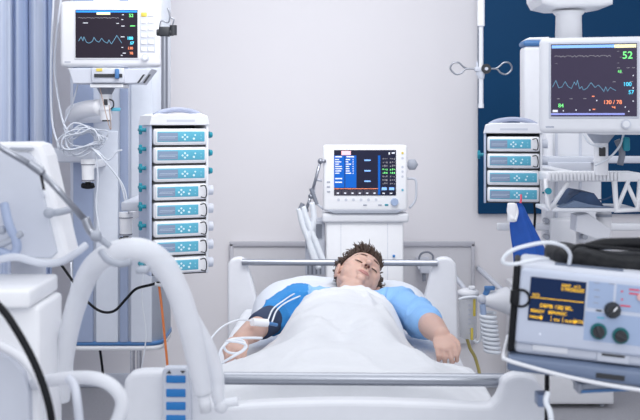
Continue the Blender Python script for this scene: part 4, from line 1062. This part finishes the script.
# white bedside cabinet near the wall
k = 5.45/F; t = thing('bedside_cabinet', 'low white cabinet on the floor behind the defibrillator cart', 'cabinet', (W(560,0,5.45).x,5.6,0))
xo = W(560,0,5.45).x; x0, x1 = W(519,0,5.45).x-xo, W(615,0,5.45).x-xo
b = B(); b.box(x0,x1,-.13,.24,.02,.62,bev=.006); part('carcass', b, white2, t)
b = B(); b.box(x0+.01,x1-.01,-.142,-.13,.03,.30,bev=.003); part('door', b, white2, t)
b = B(); b.box(x0+.01,x1-.01,-.142,-.13,.31,.60,bev=.003); part('drawer', b, white2, t)
b = B()
for sx in (x0+.05,x1-.05): b.cyl((sx,-.08,0),(sx,-.08,.03),.015); b.cyl((sx,.18,0),(sx,.18,.03),.015)
part('foot', b, greyp, t)

# ---------------------------------------------------------------- foreground ventilator on the left
VY = 2.35
t = thing('ventilator', 'large white ventilator on its cabinet in the left foreground', 'ventilator', (W(-10,0,VY).x,VY+.15,0))
vo = t.location.copy()
def vp(l, y0, y1, bev, m_, nm, lab=None, Y=None):
    Y = Y or VY
    b = B(); b.prism([(W(a,c,Y).x,W(a,c,Y).z) for a,c in l], y0, y1, bev); return wpart(nm, b, m_, t, lab)
vp([(-60,143),(32,142),(41,145),(46,156),(69,254),(64,263),(20,262),(-60,262)], VY, VY+.105, .012, white2, 'monitor_housing')
vp([(-60,152),(30,152),(36,160),(58,252),(52,258),(-60,255)], VY-.008, VY+.01, .004, offw, 'rear_cover', 'pale blue grey rear cover')
b = B(); b.M = Matrix.Identity(4); a_ = W(52,178,2.42); b.box(W(50,0,2.42).x+.01,W(64,0,2.42).x+.0,VY+.02,VY+.12,W(0,252,2.42).z,W(0,152,2.42).z,bev=.006)
vp([(11,147.2),(34,147.8),(34,149.6),(11,149)], VY-.012, VY+.0, 0, greyp, 'vent_slot')
b = B(); b.tube(wpts([(48,213,2.3),(60,212,2.3),(72,209,2.34)]),.008,n=10); b.sph(W(49,213,2.29),.012); wpart('lever', b, greyp, t, 'grey lever')
vp([(40,185),(46,196),(43,197)],VY-.010,VY,0,offw,'latch')
b = B(); b.tube(wpts([(4,204,2.3),(9,225,2.28),(15,238,2.28),(17,248,2.28),(12,255,2.28),(2,252,2.28),(-10,248,2.28)]),.010,n=10); wpart('coolant_hose', b, colb, t, 'grey blue hose')
b = B(); b.tube(wpts([(22,233,2.28),(14,238,2.28),(2,244,2.28),(-10,246,2.28)]),.008,n=10); b.sph(W(2,230,2.29),.010); wpart('connector', b, greyp, t)
b = B(); b.tube(wpts([(-10,262,2.22),(15,257,2.22),(40,263,2.22),(60,262,2.22),(76,253,2.22),(86,245,2.24)]),.008,n=10); wpart('push_handle', b, offw, t, 'pale grey curved handle')
b = B(); b.cyl((W(25,0,2.45).x,2.48,W(0,290,2.4).z),(W(25,0,2.45).x,2.48,W(0,258,2.4).z),.04); wpart('neck', b, offw, t)
# cabinet
zt = W(0,284,2.2).z
b = B(); b.box(W(-60,0,2.3).x,W(30,0,2.12).x,2.12,2.35,W(0,309,2.12).z,zt,bev=.008,seg=3); wpart('worktop', b, white2, t)
b = B(); b.box(W(-60,0,2.3).x,W(40,0,2.16).x,2.16,2.35,.10,W(0,309,2.12).z-.002,bev=.010,seg=3); wpart('cabinet', b, white2, t)
vp([(-60,345),(-12,350),(8,358),(22,374),(28,394),(30,470),(-60,470)], 2.135, 2.165, .004, padb if False else offw, 'front_panel', 'pale blue grey front panel', Y=2.13)
b = B(); b.tube(wpts([(-20,338,2.1),(0,345,2.1),(22,358,2.1),(38,378,2.1),(47,400,2.1),(52,440,2.1)]),.010,n=12); wpart('guard_rail', b, white, t)
b = B()
for sx in (W(-60,0,2.2).x,W(15,0,2.2).x):
    for yy in (2.20,2.31): b.cyl((sx-.015,yy,.05),(sx+.015,yy,.05),.05); b.box(sx-.02,sx+.02,yy-.02,yy+.02,.08,.11,seg=1)
wpart('castor', b, midgrey, t)
# articulated boom
t = thing('hose_support_arm', 'jointed steel hose support arm crossing the left foreground', 'support arm', W(100,245,2.12))
b = B(); b.tube(wpts([(-20,133,2.1),(0,147,2.1),(41,171,2.1)]),[.0065,.0065,.007],n=14,sub=1); wpart('upper_tube', b, steel, t)
b = B(); b.cyl(W(30,163,2.1),W(41,171,2.1),.010); b.sph(W(41,172,2.1),.009); wpart('ball_joint', b, steel, t)
b = B(); b.cyl(W(41,175,2.08),W(44,190,2.08),.0028); wpart('locking_pin', b, black, t, 'black pin')
b = B(); b.tube(wpts([(41,172,2.1),(60,192,2.11),(85,220,2.12)]),.0065,n=14,sub=1); b.tube(wpts([(85,218,2.12),(90,230,2.12),(97,237,2.12)]),.009,n=12); wpart('lower_tube', b, steel, t)
b = B(); b.cyl(W(92,235,2.1),W(100,236,2.1),.009); b.cyl(W(98,237,2.12),W(110,246,2.12),.007); b.sph(W(96,236,2.11),.012); wpart('swivel_clamp', b, greyp, t)
b = B(); b.tube(wpts([(101,252,2.1),(108,260,2.08),(120,264,2.08),(131,262,2.08)]),.007,n=10); b.box(W(138,0,2.08).x,W(150,0,2.08).x,2.05,2.09,W(0,272,2.08).z,W(0,266,2.08).z,bev=.004); wpart('hose_clip', b, greyp, t)
# breathing hoses
b = B(); b.tube(wpts([(62,400,2.35),(66,350,2.32),(76,305,2.28),(92,268,2.22),(115,252,2.18),(142,250,2.18),(163,264,2.20),(178,292,2.22),(189,325,2.24),(197,360,2.26),(203,392,2.28)]),[.017,.020,.022,.023,.023,.024,.025,.025,.025,.023,.020],n=24,sub=22,ribs=.012)
b.tube(wpts([(203,392,2.28),(206,412,2.28)]),[.015,.012],n=16,sub=1)
solo('breathing_hose', b, hosem, 'wide white breathing hose arching up over the support arm in the left foreground', 'hose', group=None)
b = B(); b.tube(wpts([(150,262,2.26),(172,285,2.27),(192,320,2.29),(208,350,2.31),(216,375,2.32),(218,396,2.32),(221,408,2.32)]),[.013,.017,.018,.018,.017,.014,.010],n=20,sub=22,ribs=.035)
b.cyl(W(220,404,2.32),W(238,401,2.32),.010); b.sph(W(221,406,2.32),.016)
solo('breathing_hose', b, hosem, 'white breathing hose ending in a connector over the foot of the bed', 'hose')
b = B(); b.tube(wpts([(34,384,2.17),(60,379,2.02),(92,378,1.96),(112,386,1.95),(122,402,1.95),(116,424,1.95),(104,440,1.95)]),.0125,n=20,sub=22,ribs=.035)
solo('breathing_hose', b, hosem, 'white breathing hose curling low at the bottom left', 'hose')
b = B(); b.tube(wpts([(80,430,1.9),(77,400,1.9),(74,385,1.92),(68,378,1.93)]),.008,n=12)
solo('thin_hose', b, offw, 'grey thin hose standing up at the bottom left', 'hose')
b = B(); b.tube(wpts([(-25,285,1.85),(0,307,1.83),(14,326,1.82),(30,354,1.82),(42,382,1.82),(50,410,1.82),(54,440,1.84)]),.0068,n=14)
b.tube(wpts([(-25,285,1.85),(-60,270,1.9)]),.0068,n=8,sub=1)
solo('power_cord', b, black, 'thick black cable curving down across the ventilator cabinet', 'cord')

# ---------------------------------------------------------------- light and camera
w = bpy.data.worlds.new('World'); bpy.context.scene.world = w; w.use_nodes = True
bg = w.node_tree.nodes['Background']; bg.inputs[0].default_value = (.86,.91,1.0,1); bg.inputs[1].default_value = .86
def area(name, loc, rot, sx, sy, e, col=(1,.985,.97)):
    l = bpy.data.lights.new(name,'AREA'); l.shape='RECTANGLE'; l.size=sx; l.size_y=sy; l.energy=e; l.color=col
    o = bpy.data.objects.new(name,l); C.objects.link(o); o.location=loc; o.rotation_euler=rot; return o
area('unseen_area_light', (0,3.6,3.15), (0,0,0), 1.6, 2.4, 20)
area('unseen_area_light', (-.7,4.6,3.1), (math.radians(38),0,0), 2.4, .7, 3)  # added wash that brightens the back wall, no fitting stands for it
area('unseen_area_light', (.2,.8,3.1), (math.radians(20),0,0), 2.6, 1.2, 12)  # added front fill for surfaces turned towards the camera
lf = area('unseen_area_light', (.15,3.2,3.0), (0,0,0), 1.6, .6, 8.5); lf.rotation_euler = (Vector((-.75,5.9,.6))-Vector((.15,3.2,3.0))).to_track_quat('-Z','Y').to_euler(); lf.data.spread = math.radians(85)  # added narrow beam lifting the lower left back wall, no real source
area('unseen_area_light', (1.2,-2.5,3.2), (math.radians(62),0,math.radians(8)), 3.0, 1.5, 62)  # added frontal fill from behind the camera, outside the room walls
cam = bpy.data.cameras.new('camera'); co = bpy.data.objects.new('camera', cam); C.objects.link(co)
co.location = (0,0,CZ); co.rotation_euler = (PI/2,0,0)
cam.sensor_width = 36; cam.lens = F/640*36; cam.shift_y = -(210-YH)/640; cam.clip_start = .05
cam.dof.use_dof = True; cam.dof.focus_distance = 4.0; cam.dof.aperture_fstop = 5.6
S = bpy.context.scene; S.camera = co
S.view_settings.view_transform = 'Standard'; S.view_settings.look = 'None'; S.view_settings.gamma = 1; S.view_settings.exposure = 0
S.view_settings.use_curve_mapping = False
